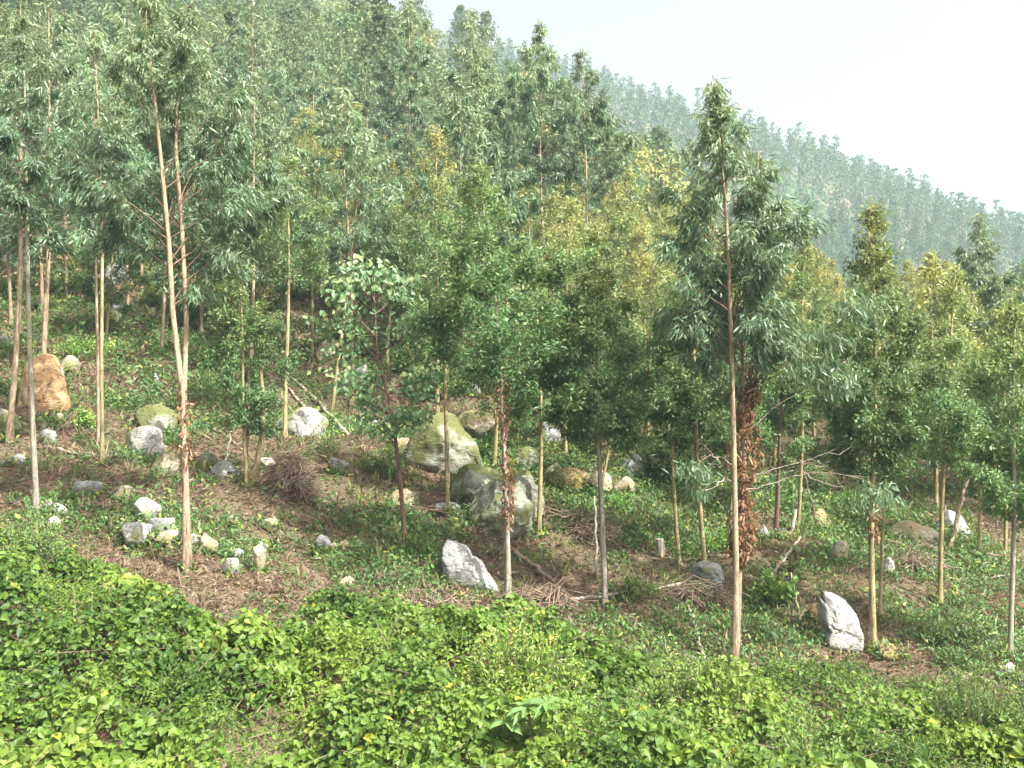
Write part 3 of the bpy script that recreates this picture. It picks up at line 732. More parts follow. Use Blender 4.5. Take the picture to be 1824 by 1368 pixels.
# upper hill, up to the first ridge
def clump_tree(name, H, zc, R, n, size, shape='round', leaf='far_leaf', young=0.1, trunk_r=.12, bark='bark_tan', yh=.3):
    root = link(name, None); tag(root, '', 'tree')
    tr = Acc(); tube(tr, bent_path((0, 0, -.6), (rng.uniform(-.2, .2), rng.uniform(-.2, .2), H*.93), 6, .01), np.linspace(trunk_r, .02, 6), 5)
    link('trunk', tr.mesh('trunk', M[bark], True), root)
    acc = Acc()
    nl = 26
    q = (np.arange(nl)+rng.uniform(0, 1, nl))/nl
    if shape == 'round': env = np.sqrt(np.clip(1-(2*q-.9)**2/1.3, .05, 1))
    else: env = np.where(q < .3, .55+q*1.5, (1-(q-.3)/.7)**.8)+.05
    az = np.arange(nl)*2.4
    cx = np.stack([np.cos(az)*env*R*.62, np.sin(az)*env*R*.62, zc+(H-zc)*q*.93], 1)*1.0
    rr = R*(.30+.25*rng.uniform(size=nl))*np.clip(env+.2, .3, 1)
    k = rng.integers(nl, size=n)
    dirs = unit(rng.normal(size=(n, 3))); dirs[:, 2] *= .75
    P = cx[k]+dirs*(rr[k]*rng.uniform(.45, 1.1, n)**.6)[:, None]
    A = unit(dirs*.5+rng.normal(size=(n, 3))*.5+np.array([0, 0, -.5])); Nn = dirs+rng.normal(size=(n, 3))*.5+np.array([0, 0, .3])
    tb = rng.uniform(0, 1, nl)[k]
    hq = (P[:, 2]-zc)/(H-zc)
    leaves(acc, P, A, Nn, size*rng.uniform(.6, 1.3, n), size*.55*rng.uniform(.6, 1.2, n), OVAL, tone=np.clip(rng.beta(2, 2, n)*.7+tb*.3, 0, 1), young=np.clip(young*(rng.uniform(0, 1, n)*.6+tb)*np.clip((hq-yh)*2+.4, 0, 1), 0, 1))
    link('crown', acc.mesh('crown', M[leaf]), root)
    PROTO_KIDS[root.name] = [o for o in bpy.data.objects if o.parent == root]
    return root
upP = [clump_tree('hillside_tree', 9, 2.0, 2.6, 2600, .34, 'round', young=.15), clump_tree('hillside_tree', 10, 2.2, 2.3, 2600, .32, 'cone', young=.3),
       clump_tree('hillside_tree', 7.5, 1.0, 2.6, 2400, .33, 'round', young=.8), clump_tree('hillside_tree', 12, 4, 2.2, 2600, .32, 'cone', young=.1), clump_tree('hillside_tree', 6, .6, 2.6, 2200, .32, 'round', young=.4)]
up = Placer(upP); placed.clear(); cnt = 0
LU = ['round dark green tree in the wood below the first ridge', 'pointed green tree in the wood below the first ridge', 'yellow-green bushy tree in the wood below the first ridge', 'tall slender tree in the wood below the first ridge', 'low bushy tree in the wood below the first ridge']
for tries in range(9000):
    if cnt >= 330: break
    D = math.sqrt(rng.uniform(60**2, 158**2)); t = rng.uniform(-.6, .62); x = t*D
    if not ok(x, D, 4.6 if D < 100 else 6.2): continue
    i = int(rng.choice(5, p=[.3, .2, .15, .15, .2]))
    if t > .2: i = int(rng.choice([0, 2, 4, 4]))
    s_ = rng.uniform(.8, 1.25)*(1.0 if t < .15 else .8)
    o_ = up.put(i, (x, D, float(height(x, D))), rng.uniform(0, 6.28), (s_, s_, s_*rng.uniform(.85, 1.1)), LU[i], 'trees in the wood below the first ridge')
    UPS.append((o_, x, D, ['round hillside tree', 'pointed hillside tree', 'yellowish hillside tree', 'tall slender hillside tree', 'low bushy tree'][i]))
    cnt += 1
name_by_place(UPS, (0, 82, 108, 134), 'tier far above')
up.finish(); print('upper trees', cnt)

# far ridge plantation
fa = [clump_tree('far_eucalyptus', 16, 4.6, 2.3, 900, .55, 'cone', leaf='ridge_leaf', young=.1, trunk_r=.2), clump_tree('far_eucalyptus', 17.5, 6, 2.1, 850, .55, 'cone', leaf='ridge_leaf', young=.1, trunk_r=.2), clump_tree('far_eucalyptus', 13, 3.5, 2.4, 850, .55, 'cone', leaf='ridge_leaf', young=.2, trunk_r=.2)]
far_spots = []
placed.clear()
for tries in range(30000):
    D = rng.uniform(205, 338); t = rng.uniform(-.02, .62); x = t*D
    u_ = CU+F*t
    g = fbm(x*.02, D*.02, s=77, o=3)
    z = float(height(x, D)); v = CV-F*z/D
    if 255 < D < 285 and .22 < t < .36 and rng.uniform() < .93: continue       # bare strip
    if D < 235 and g < .45 and rng.uniform() < .6: continue
    if not ok(x, D, 3.8): continue
    far_spots.append((D, x, z))
far_spots.sort()
print('far trees', len(far_spots))
step = max(1, len(far_spots)//300)
pick = set(range(0, 300)) if len(far_spots) > 300 else set(range(len(far_spots)))
fp = Placer(fa)
rest = Acc()
def arr(me):
    n = len(me.vertices); V = np.empty(n*3, np.float32); me.vertices.foreach_get('co', V)
    p = len(me.polygons); Lt = np.empty(len(me.loops), np.int32); me.loops.foreach_get('vertex_index', Lt)
    out = {}
    for k in ('tone', 'young'):
        if k in me.attributes:
            a = np.empty(n, np.float32); me.attributes[k].data.foreach_get('value', a); out[k] = a
    return V.reshape(-1, 3), Lt, out
fa_low = []
for spec in ((16, 4.6, 2.3, 'cone', .1), (17.5, 6, 2.1, 'cone', .1), (13, 3.5, 2.4, 'cone', .2)):
    r = clump_tree('tmp_far', spec[0], spec[1], spec[2], 170, 1.05, spec[3], young=spec[4], trunk_r=.2)
    kids = sorted(PROTO_KIDS[r.name], key=lambda o: o.name, reverse=True); fa_low.append((arr(kids[0].data), arr(kids[1].data)))
    for c in kids: bpy.data.objects.remove(c)
    bpy.data.objects.remove(r)
restT = Acc()
for i, (D, x, z) in enumerate(far_spots):
    k = int(rng.choice(3, p=[.42, .33, .25])); s_ = rng.uniform(.62, .98); a_ = rng.uniform(0, 6.28)
    if i in pick:
        fp.put(k, (x, D, z), a_, (s_, s_, s_*rng.uniform(.9, 1.1)), 'pale hazy eucalyptus %s of the far ridge, %s' % ('near the foot' if D < 218 else 'on the lower face', 'beside the tallest tree' if CU+F*x/D < 1500 else 'towards its right end'), 'eucalyptus trees on the far ridge')
    else:
        R2 = np.array([[math.cos(a_), -math.sin(a_), 0], [math.sin(a_), math.cos(a_), 0], [0, 0, 1]])
        (V0, L0, _), (V1, L1, at1) = fa_low[k]
        restT.add(V0@R2.T*s_+np.array([x, D, z]), Q=L0.reshape(-1, 4))
        rest.add(V1@R2.T*s_+np.array([x, D, z]), T=L1.reshape(-1, 3), **at1)
fp.finish()
if rest.n:
    fw = link('far_woodland', rest.mesh('far_woodland', M['ridge_leaf'])); tag(fw, 'hazy eucalyptus wood reaching up to the far ridge line', 'woodland', kind='stuff')
    ft = link('trunks', restT.mesh('trunks', M['bark_tan'], True), fw); tag(ft, kind='stuff')

# ------------------------------------------------------------------ rocks
ROCKS = []
def sphere_grid(nu=30, nv=20):
    th = np.linspace(0, 2*np.pi, nu, endpoint=False); ph = np.linspace(0, np.pi, nv+1)[1:-1]
    V = np.stack([np.outer(np.sin(ph), np.cos(th)), np.outer(np.sin(ph), np.sin(th)), np.outer(np.cos(ph), np.ones(nu))], -1).reshape(-1, 3)
    V = np.vstack([V, [[0, 0, 1], [0, 0, -1]]])
    n = len(ph); Q = []; T = []
    for i in range(n-1):
        for j in range(nu): Q.append([i*nu+j, (i+1)*nu+j, (i+1)*nu+(j+1) % nu, i*nu+(j+1) % nu])
    for j in range(nu):
        T.append([n*nu, j, (j+1) % nu]); T.append([n*nu+1, (n-1)*nu+(j+1) % nu, (n-1)*nu+j])
    return V, np.array(T), np.array(Q)
SV, ST, SQ = sphere_grid(56, 40)
SVs, STs, SQs = sphere_grid(26, 17)
def facet(V, seed, k=9, amt=1.0, lo=.55, hi=.85, front=False):
    r = np.random.default_rng(seed)
    nrm = r.normal(size=(k, 3))
    if front: nrm[:, 1] = -np.abs(nrm[:, 1])-.5
    nrm = unit(nrm); off = r.uniform(lo, hi, k)
    for n_, o_ in zip(nrm, off):
        d = V@n_-o_; V = V-np.clip(d, 0, None)[:, None]*n_*amt
    return V
def stone(name, u, vb, w, h, mat, label, cat='stone', group=None, dscale=.9, D=None, tilt=None, big=False):
    g = on_ground(u, vb) if D is None else np.array([(u-CU)/F*D, D, float(height((u-CU)/F*D, D))])
    m = g[1]/F
    V, T, Q = (SV, ST, SQ) if big else (SVs, STs, SQs)
    seed = int(u*7+vb*13)
    V = facet(V.copy(), seed, 14, 1.0, .5, .82)
    n = fbm(V[:, 0]*1.7+seed % 97, V[:, 1]*1.7, V[:, 2]*1.7, s=seed % 50, o=4)
    n2 = fbm(V[:, 0]*5+seed % 31, V[:, 1]*5, V[:, 2]*5, s=seed % 41, o=3)
    V = V*(1+.30*(n-.5)+.12*(n2-.5))[:, None]
    ex = V.max(0); en = V.min(0)
    V = (V-(ex+en)/2)/((ex-en)/2)
    sc = np.array([w*m/2, w*m/2*dscale, h*m/2*1.38])
    V = V*sc
    o = link(name, make_mesh(name, V, T, M[mat], Q=Q, smooth=True))
    o.location = (g[0], g[1], g[2]+h*m/2*.58); ROCKS.append((g[0], g[1], w*m/2, w*m/2*dscale))
    o.rotation_euler = (rng.uniform(-.1, .1), rng.uniform(-.12, .12) if tilt is None else tilt, 0)
    tag(o, label, cat, group)
    return o
def boulder(poly, depth, mat, label, D=None, name='boulder', cat='boulder', rough=.1, sink=18, lean=0.12, flo=.38):
    """a rock whose front outline follows the given points; real thickness depth (m) front to back"""
    poly = np.array(poly, float)
    uc = poly[:, 0].mean(); vb = poly[:, 1].max()
    g = on_ground(uc, vb-4) if D is None else np.array([(uc-CU)/F*D, D, float(height((uc-CU)/F*D, D))])
    m = g[1]/F
    low = poly[:, 1] > vb-(vb-poly[:, 1].min())*.25
    poly[low, 1] += sink
    X = (poly[:, 0]-uc)*m; Z = (CV-poly[:, 1])*m
    c0 = np.array([X.mean(), Z.mean()])
    ang = np.arctan2(Z-c0[1], X-c0[0]); rad = np.hypot(X-c0[0], Z-c0[1]); o_ = np.argsort(ang); ang, rad = ang[o_], rad[o_]
    ang = np.concatenate([ang-2*np.pi, ang, ang+2*np.pi]); rad = np.concatenate([rad]*3)
    V = SV.copy()                       # sphere axis (z) -> depth axis (y)
    th = np.arctan2(V[:, 1], V[:, 0]); q = np.clip(np.hypot(V[:, 0], V[:, 1]), 0, 1)
    rr = np.interp((th+np.pi) % (2*np.pi)-np.pi, ang, rad)
    prof = q**.62
    X2 = c0[0]+np.cos(th)*rr*prof; Z2 = c0[1]+np.sin(th)*rr*prof
    Y2 = V[:, 2]*depth/2
    P = np.stack([X2, Y2, Z2], 1)
    seed = int(uc*3+vb)
    ctr = np.array([c0[0], 0, c0[1]]); S = np.array([rad.max(), depth/2, rad.max()])
    W = (P-ctr)/S
    W = facet(W, seed, 15, .92, flo, max(.75, flo+.1), True)
    P = ctr+W*S
    n = np.stack([fbm(P[:, 0]*2.6+k*5, P[:, 1]*2.6, P[:, 2]*2.6, s=seed+k, o=5)-.5 for k in range(3)], 1)
    rdg = np.abs(fbm(P[:, 0]*3+9, P[:, 1]*3, P[:, 2]*5, s=seed+9, o=4)-.5)
    P = P+n*rough*2.2*rad.mean()
    P = P+unit(P-ctr)*(-np.clip(.045-rdg, 0, 1)*1.6*rad.mean())[:, None]
    P[:, 1] += (P[:, 2]-P[:, 2].min())*lean*2
    ROCKS.append((g[0], g[1]+depth*.25, (poly[:, 0].max()-poly[:, 0].min())*m/2, depth/2))
    o = link(name, make_mesh(name, P, ST, M[mat], Q=SQ, smooth=True), loc=(g[0], g[1]+depth*.25, 0))
    tag(o, label, cat)
    return o

boulder([(22, 640), (38, 627), (62, 627), (76, 655), (92, 700), (99, 738), (60, 744), (25, 735), (12, 690)], 1.3, 'rock_orange', 'large orange-brown standing boulder at the left edge')
boulder([(215, 750), (232, 728), (275, 727), (303, 742), (310, 768), (295, 786), (250, 788)], 1.1, 'rock_moss', 'mossy boulder with pale dry top behind two smaller ones')
boulder([(204, 792), (222, 766), (245, 758), (268, 766), (272, 788), (281, 803), (264, 822), (235, 819), (210, 803)], .9, 'rock_white', 'white and green boulder leaning against the mossy one')
boulder([(264, 816), (280, 808), (305, 810), (309, 838), (303, 850), (272, 846)], .5, 'rock_cream', 'squarish yellowish rock right of the white and green boulder')
boulder([(368, 848), (378, 826), (392, 822), (406, 833), (418, 846), (416, 861), (370, 862)], .6, 'rock_white', 'bright white pointed rock with a small shoulder')
boulder([(478, 752), (508, 740), (560, 738), (586, 756), (584, 772), (540, 786), (480, 772)], 1.4, 'rock_white', 'long flat pale boulder lying below the fallen poles')
boulder([(559, 640), (564, 614), (586, 604), (606, 622), (609, 652), (575, 656)], .8, 'rock_cream', 'cream upright stone uphill beside two slim trunks')
boulder([(718, 806), (745, 764), (776, 738), (800, 740), (826, 776), (850, 818), (866, 850), (800, 868), (732, 846)], 2.2, 'rock_moss', 'largest triangular boulder with olive moss on its face')
boulder([(812, 745), (845, 730), (878, 742), (884, 780), (862, 802), (822, 792)], 1.2, 'rock_cream', 'pale mossy boulder behind the triangular one')
boulder([(800, 870), (812, 843), (835, 832), (862, 838), (900, 848), (906, 884), (880, 915), (840, 920), (806, 900)], 1.7, 'rock_moss', 'rounded olive-grey boulder leaning on the pale slab')
boulder([(815, 912), (842, 880), (880, 858), (915, 856), (936, 895), (966, 950), (950, 972), (900, 976), (855, 945)], 1.6, 'rock_moss', 'pale greenish slab tilted under the split boulders')
boulder([(903, 870), (918, 844), (940, 840), (955, 866), (962, 925), (955, 958), (925, 955), (905, 915)], 1.0, 'rock_moss', 'tall upright greenish boulder beside the tilted slab')
boulder([(786, 985), (793, 970), (812, 976), (838, 1002), (868, 1028), (889, 1050), (858, 1060), (800, 1050), (788, 1020)], 1.0, 'rock_grey', 'light grey wedge-shaped boulder in the brown litter', rough=.06)
boulder([(688, 892), (705, 872), (728, 876), (746, 898), (735, 906), (695, 908)], .6, 'rock_cream', 'brownish cream rock left of the olive boulder')
boulder([(1108, 842), (1125, 818), (1165, 810), (1188, 832), (1180, 856), (1140, 862)], 1.2, 'rock_grey', 'cracked grey boulder under the cone-shaped tree')
boulder([(1472, 1072), (1482, 1066), (1506, 1070), (1528, 1090), (1541, 1122), (1538, 1155), (1522, 1172), (1505, 1150), (1498, 1112), (1480, 1092), (1482, 1130), (1490, 1168)], .8, 'rock_white', 'curved white boulder with a green flank beside a trunk', rough=.025, flo=.66)
boulder([(1438, 945), (1458, 922), (1482, 908), (1498, 915), (1506, 942), (1490, 952), (1450, 952)], .8, 'rock_ochre', 'ochre-yellow boulder on the right slope')
boulder([(1598, 955), (1618, 940), (1658, 944), (1690, 960), (1692, 982), (1650, 984), (1610, 972)], 1.2, 'rock_cream', 'wide creamy boulder in the grass at right')
boulder([(1694, 935), (1706, 914), (1728, 922), (1738, 948), (1728, 964), (1700, 964)], .9, 'rock_grey', 'grey mottled boulder crossed by the leaning trunk')
boulder([(1234, 1030), (1250, 1012), (1278, 1010), (1304, 1032), (1308, 1058), (1270, 1052)], 1.0, 'rock_grey', 'smooth grey slab rock left of the tallest tree', rough=.05)
boulder([(925, 830), (920, 805), (935, 798), (958, 805), (965, 835), (945, 848)], .9, 'rock_moss', 'dark mossy rock between two trunks uphill of the split boulders')
boulder([(962, 792), (965, 755), (978, 748), (992, 765), (994, 795), (975, 805)], .8, 'rock_grey', 'grey dappled rock under the young crown')
boulder([(150, 520), (155, 475), (175, 462), (205, 470), (225, 500), (215, 520)], 1.5, 'rock_grey', 'shaded grey boulder behind the thin trunks uphill')
S = [(10, 770, 56, 46, 'rock_moss', 'green-grey boulder cut by the left edge'), (122, 664, 42, 32, 'rock_cream', 'rounded pale rock right of the orange boulder'), (97, 690, 32, 46, 'rock_white', 'pale rock squeezed between the orange boulder and the rounded one'),
 (88, 792, 28, 28, 'rock_grey', 'lone grey stone below the orange boulder'), (370, 836, 34, 34, 'rock_moss', 'olive stone behind the bright white rock'), (201, 571, 36, 32, 'rock_grey', 'round grey stone at the foot of a dark hollow'),
 (1020, 872, 64, 40, 'rock_ochre', 'ochre rock in the row behind the grey-trunked tree'), (1066, 872, 52, 36, 'rock_cream', 'cream rock next in the row right of the ochre one'), (988, 868, 44, 46, 'rock_moss', 'mossy rock at the left end of the ochre row'), (1112, 878, 40, 30, 'rock_cream', 'small cream rock at the right end of the ochre row'),
 (1496, 1006, 40, 46, 'rock_cream', 'pale rock half hidden by drooping leaves'), (1582, 1026, 22, 34, 'rock_white', 'small upright pale stone right of the golden-topped tree'), (1360, 958, 24, 24, 'rock_white', 'small white stone behind the leaf-wrapped stem'), (1396, 958, 34, 20, 'rock_moss', 'flat greenish stone near the dark trunk'), (1438, 890, 16, 20, 'rock_white', 'tiny white stone below the bare branches'),
 (1582, 1172, 44, 26, 'rock_ochre', 'low ochre stone in the weeds right of the curved white boulder'), (1792, 1204, 40, 22, 'rock_grey', 'grey stone near the right-edge trunk'), (1722, 1138, 20, 14, 'rock_grey', 'small grey stone in the dark weeds at right'), (1448, 1110, 16, 30, 'rock_ochre', 'small pointed brown stone left of the curved white boulder'), (1722, 1208, 50, 12, 'rock_cream', 'long low cream stone at the edge of the vines'),
 (86, 912, 16, 26, 'rock_white', 'small white stone touching the crooked trunk'), (110, 916, 28, 20, 'rock_white', 'small squarish white stone right of the crooked trunk'), (96, 942, 22, 22, 'rock_white', 'small white stone lowest below the crooked trunk'), (123, 932, 14, 12, 'rock_grey', 'tiny bluish stone right of the crooked trunk'),
 (158, 880, 48, 26, 'rock_grey', 'flat grey-white stone half sunk in the grass'), (222, 886, 34, 22, 'rock_cream', 'faded cream stone half sunk in the grass'), (262, 924, 44, 40, 'rock_white', 'crumbly white stone at the top of the stone heap'), (242, 966, 54, 36, 'rock_white', 'bright white slanting stone of the stone heap'), (286, 950, 48, 28, 'rock_grey', 'greenish grey stone in the middle of the stone heap'), (296, 972, 36, 28, 'rock_cream', 'tan rounded stone at the foot of the stone heap'), (270, 968, 22, 16, 'rock_cream', 'small tan stone between the slanting and the rounded one'), (296, 926, 12, 10, 'rock_white', 'tiny white stone on the stone heap'),
 (345, 976, 20, 24, 'rock_white', 'white stone right beside the twin trunk'), (372, 986, 34, 36, 'rock_cream', 'tan upright stone right of the twin trunk'), (424, 1000, 20, 24, 'rock_white', 'small white stone above a larger pale one'), (411, 1022, 32, 28, 'rock_white', 'pale stone lowest of the two near the dry grass'), (461, 1022, 24, 52, 'rock_cream', 'tall cream stone standing in the litter'), (468, 982, 26, 16, 'rock_white', 'flat pale stone above the tall cream one'), (417, 936, 20, 16, 'rock_cream', 'small round tan stone on the mown grass'), (480, 940, 34, 16, 'rock_cream', 'low tan stone in the weeds'),
 (576, 982, 28, 30, 'rock_grey', 'grey jagged stone in the middle litter'), (592, 985, 20, 18, 'rock_cream', 'cream stone touching the jagged grey one'), (612, 980, 30, 18, 'rock_cream', 'low cream stone right of the jagged grey one'), (640, 978, 24, 16, 'rock_white', 'small white stone furthest right of the jagged group'), (560, 990, 12, 12, 'rock_moss', 'tiny round greenish stone left of the jagged one'), (615, 1048, 30, 22, 'rock_cream', 'pale stone low in the brown litter'),
 (604, 842, 36, 28, 'rock_grey', 'dark grey stone right of the brush pile'), (472, 838, 34, 24, 'rock_white', 'white stone behind the brush pile'), (565, 906, 10, 8, 'rock_cream', 'tiny stone below the brush pile'), (798, 912, 46, 18, 'rock_grey', 'low grey stone at the foot of the yellow trunk'), (22, 828, 40, 18, 'rock_grey', 'flat grey stone near the left edge'), (275, 690, 20, 26, 'rock_grey', 'grey stone left of the twin trunks uphill'), (712, 800, 40, 20, 'rock_cream', 'small cream rock left of the triangular boulder'), (655, 765, 44, 24, 'rock_grey', 'grey rock in the shade right of the fallen poles'),
 (1165, 800, 40, 26, 'rock_white', 'white-dappled rock above the cracked grey boulder'), (1150, 745, 26, 18, 'rock_white', 'small bright rock in the shade uphill of the cone-shaped tree'), (845, 706, 26, 24, 'rock_white', 'pale rock uphill behind the tree crowns'), (1100, 700, 24, 18, 'rock_grey', 'small grey rock uphill on the shaded slope'), (640, 690, 34, 40, 'rock_white', 'pale rock uphill behind the heart-leaved tree'), (105, 752, 20, 16, 'rock_cream', 'small cream stone at the right foot of the orange boulder'), (390, 500, 34, 22, 'rock_white', 'pale rock glimpsed behind the tall twin trunk'), (12, 470, 20, 16, 'rock_white', 'small pale rock high at the left edge'), (5, 620, 22, 26, 'rock_grey', 'shaded rock at the left edge above the orange boulder')]
for (u, vb, w, h, mt_, lb) in S:
    stone('stone', u, vb, w, h, mt_, lb)
# broken stump
g = on_ground(1175, 992)
a_ = Acc(); tube(a_, [(0, 0, -.1), (0.01, 0, .15), (0, 0, .33)], [.10, .085, .08], 10, True)
tag(link('tree_stump', a_.mesh('tree_stump', M['bark_grey']), loc=tuple(g)), 'short pale sawn stump in the green weeds', 'tree stump')

# ------------------------------------------------------------------ fallen poles, branches, brush
def pole(p, wpx, mat, label, name='fallen_branch', cat='branch', lean=False, twigs=0):
    pts = []
    if lean:
        g = on_ground(*p[0]); mm = g[1]/F
        pts = [np.array([(u-CU)*mm, g[1]+.25*k, (CV-v)*mm]) for k, (u, v) in enumerate(p)]
        pts[0][2] -= .05
    else:
        for (u, v) in p:
            q = on_ground(u, v); q[2] += .06; pts.append(q)
        mm = pts[0][1]/F
    pts = np.array(pts); o0 = pts[0].copy(); pts = pts-o0
    s = np.linspace(0, len(pts)-1, 12)
    P = np.stack([np.interp(s, np.arange(len(pts)), pts[:, k]) for k in range(3)], 1)
    P[1:-1] += rng.normal(size=(10, 3))*.012
    if not lean:                                    # lay it over the ground, not through it
        P[:, 2] = np.maximum(P[:, 2], height(P[:, 0]+o0[0], P[:, 1]+o0[1])-o0[2]+wpx*mm*.4)
    a_ = Acc(); tube(a_, P, np.linspace(wpx*mm/2, wpx*mm*.3, 12), 8, True)
    for k in range(twigs):
        j = rng.integers(3, 11); e = P[j]+rng.normal(size=3)*np.array([.3, .2, .2])+np.array([0, 0, .15]); tube(a_, bent_path(P[j], e, 4, .05), np.linspace(.012, .004, 4), 4)
    o = link(name, a_.mesh(name, M[mat], True), loc=tuple(o0)); tag(o, label, cat); return o
pole([(622, 780), (570, 725), (503, 662)], 8, 'dead_wood', 'long bleached fallen pole lying above the flat pale boulder', twigs=2)
pole([(552, 740), (530, 715), (508, 690)], 6, 'dead_wood', 'short bleached pole under the long one')
pole([(78, 803), (130, 812), (200, 818)], 7, 'dead_wood', 'thin dead pole lying in the grass above the white stones', twigs=2)
pole([(88, 664), (125, 668), (165, 674)], 4, 'dry_stick', 'dark stick lying right of the orange boulder')
pole([(62, 515), (92, 488), (122, 458)], 5, 'dead_wood', 'bleached stick lying high on the left slope')
pole([(72, 556), (95, 530), (112, 505)], 3, 'dead_wood', 'thin bleached stick below the other on the left slope')
pole([(0, 500), (40, 487), (60, 478)], 6, 'dead_wood', 'dead branch at the left edge high on the slope')
pole([(1352, 1056), (1390, 1010), (1426, 962)], 8, 'dead_wood', 'pale broken pole lying uphill of the dark weeds right of the tallest tree')
pole([(1408, 952), (1424, 910), (1440, 872)], 7, 'dead_wood', 'white broken pole leaning up under the bare branches', lean=True)
pole([(1462, 958), (1455, 910), (1446, 850)], 4, 'bark_red', 'thin dark sapling stem in front of the ochre boulder', name='dead_sapling', cat='sapling', lean=True)
pole([(908, 985), (945, 1012), (986, 1042)], 10, 'dry_stick', 'thick brown log lying right of the grey wedge boulder', name='fallen_log', cat='log')
pole([(988, 1086), (1060, 1070), (1150, 1058), (1245, 1041)], 8, 'dead_wood', 'long pale branch lying across the litter behind the grey-trunked tree', twigs=4)
pole([(1255, 1188), (1240, 1130), (1225, 1085)], 8, 'dead_wood', 'grey stick leaning at the edge of the vines left of the tallest tree', twigs=1)
pole([(1690, 985), (1718, 915), (1748, 838)], 10, 'bark_tan', 'dead trunk leaning across the grey mottled boulder', name='leaning_trunk', cat='trunk', lean=True)
pole([(1728, 990), (1760, 995), (1798, 1000)], 5, 'dead_wood', 'thin log lying in the grass at the right edge')
pole([(1740, 1036), (1775, 1035), (1815, 1024)], 5, 'dead_wood', 'second thin log below the one at the right edge')
pole([(202, 630), (240, 645), (288, 662)], 6, 'dry_stick', 'brown dead branch left of the twin trunks uphill', twigs=3)
pole([(345, 680), (375, 692), (408, 706)], 5, 'dry_stick', 'brown dead branch right of the twin trunks uphill', twigs=2)
pole([(575, 915), (690, 910), (860, 917)], 3, 'bark_red', 'long thin reddish stick lying in front of the rounded olive boulder')
pole([(720, 905), (810, 922), (905, 945)], 3, 'dry_stick', 'thin brown stick across the tilted slab')
pole([(1065, 1030), (1064, 960), (1063, 890)], 6, 'bark_grey', 'pale dead sapling beside the grey-trunked tree', name='dead_sapling', cat='sapling', lean=True)
pole([(597, 925), (596, 900), (596, 878)], 4, 'bark_red', 'short dark stake right of the brush pile', name='dead_sapling', cat='sapling', lean=True)
pole([(1425, 1100), (1424, 1060), (1424, 1030)], 4, 'dead_wood', 'dead upright twig in the weeds between the tallest tree and the white boulder', name='dead_sapling', cat='sapling', lean=True)
pole([(398, 836), (399, 810), (399, 770)], 4, 'bark_grey', 'thin dead sapling behind the bright white rock', name='dead_sapling', cat='sapling', lean=True)
pole([(420, 795), (350, 740), (215, 655)], 2, 'dead_wood', 'very long thin stem slanting past the mossy boulder')

def brush(u, vb, w, h, n, label, mat='dry_stick'):
    g = on_ground(u, vb); m = g[1]/F; W = w*m/2; Hh = h*m
    SUB = rng.normal(size=(5, 3))*np.array([W*.5, W*.3, 0])
    a_ = Acc()
    for k in range(n):
        th = rng.uniform(0, 6.28); r = .7*rng.uniform()**.6*W*(.75+.55*math.sin(th*2+u)+.2*math.sin(th*5))*.9
        c = np.array([math.cos(th)*r, math.sin(th)*r*.7, Hh*max(.05, 1-(r/W)**1.3)*rng.uniform(.05, 1.1)*(.7+.5*math.sin(th*3+vb))])
        c += SUB[rng.integers(len(SUB))]
        d = unit(np.array([rng.normal(), rng.normal()*.7, rng.normal()*.3]))*rng.uniform(.15, .55)
        q = np.array([c-d, c+np.array([0, 0, rng.uniform(.03, .14)]), c+d]); q[0, 2] -= .08; q[2, 2] -= .08
        s = np.linspace(0, 2, 5); P = np.stack([np.interp(s, [0, 1, 2], q[:, j]) for j in range(3)], 1)
        tube(a_, P, np.linspace(rng.uniform(.006, .014), .003, 5), 4)
    o = link('brush_pile', a_.mesh('brush_pile', M[mat], True), loc=tuple(g-np.array([0, 0, .05])))
    tag(o, label, 'brush pile'); return o
brush(525, 880, 118, 66, 420, 'rounded heap of dry cut branches beside the bent yellow trunk')
brush(1035, 960, 110, 50, 260, 'loose heap of dry twigs between the split boulders and the grey-trunked tree')
brush(1005, 1085, 130, 34, 220, 'low heap of dry twigs downhill of the brown log')
brush(1235, 1075, 90, 40, 180, 'tangle of dry sticks left of the smooth grey slab')
brush(750, 1090, 110, 26, 180, 'low mat of dry twigs below the grey wedge boulder')
brush(1610, 1010, 110, 40, 180, 'grey tangle of dry stems behind the golden-topped tree')

# ------------------------------------------------------------------ ground cover
_bu = np.array([-900, 0, 110, 200, 330, 400, 470, 560, 700, 830, 905, 1000, 1100, 1200, 1300, 1500, 1560, 1650, 1824, 2700])
_bv = np.array([950, 955, 975, 1010, 1060, 1135, 1135, 1095, 1092, 1118, 1095, 1130, 1150, 1195, 1205, 1190, 1205, 1225, 1235, 1240])
def vine_mask(x, y):
    u, v = px(x, np.maximum(y, 1), height(x, y))
    e = v-np.interp(u, _bu, _bv)+70*(fbm(x*1.1, y*1.1, s=31, o=3)-.5)
    e = np.where(y < 8, 100, e)
    return e                                             # > 0 inside the vines
def vine_top(x, y):
    e = vine_mask(x, y)
    th = np.clip(e/110, 0, 1)**.8*(.05+1.15*fbm(x*.8, y*.8, s=41, o=3)+1.0*(fbm(x*2.3, y*2.3, s=43, o=3)-.5)).clip(.10)+.03
    return height(x, y)+th, th

def scatter(n, y0, y1, tm_=.62, pw=1.0):
    y = np.sqrt(rng.uniform(y0**2, y1**2, n)) if pw == 1 else y0+(y1-y0)*rng.uniform(0, 1, n)**pw
    x = rng.uniform(-tm_, tm_, n)*np.maximum(y, 12)
    return x, y
acc = Acc()
x, y = scatter(215000, 7.4, 17.0, .64, 1.15)
e = vine_mask(x, y); k = e > 0; x, y, e = x[k], y[k], e[k]
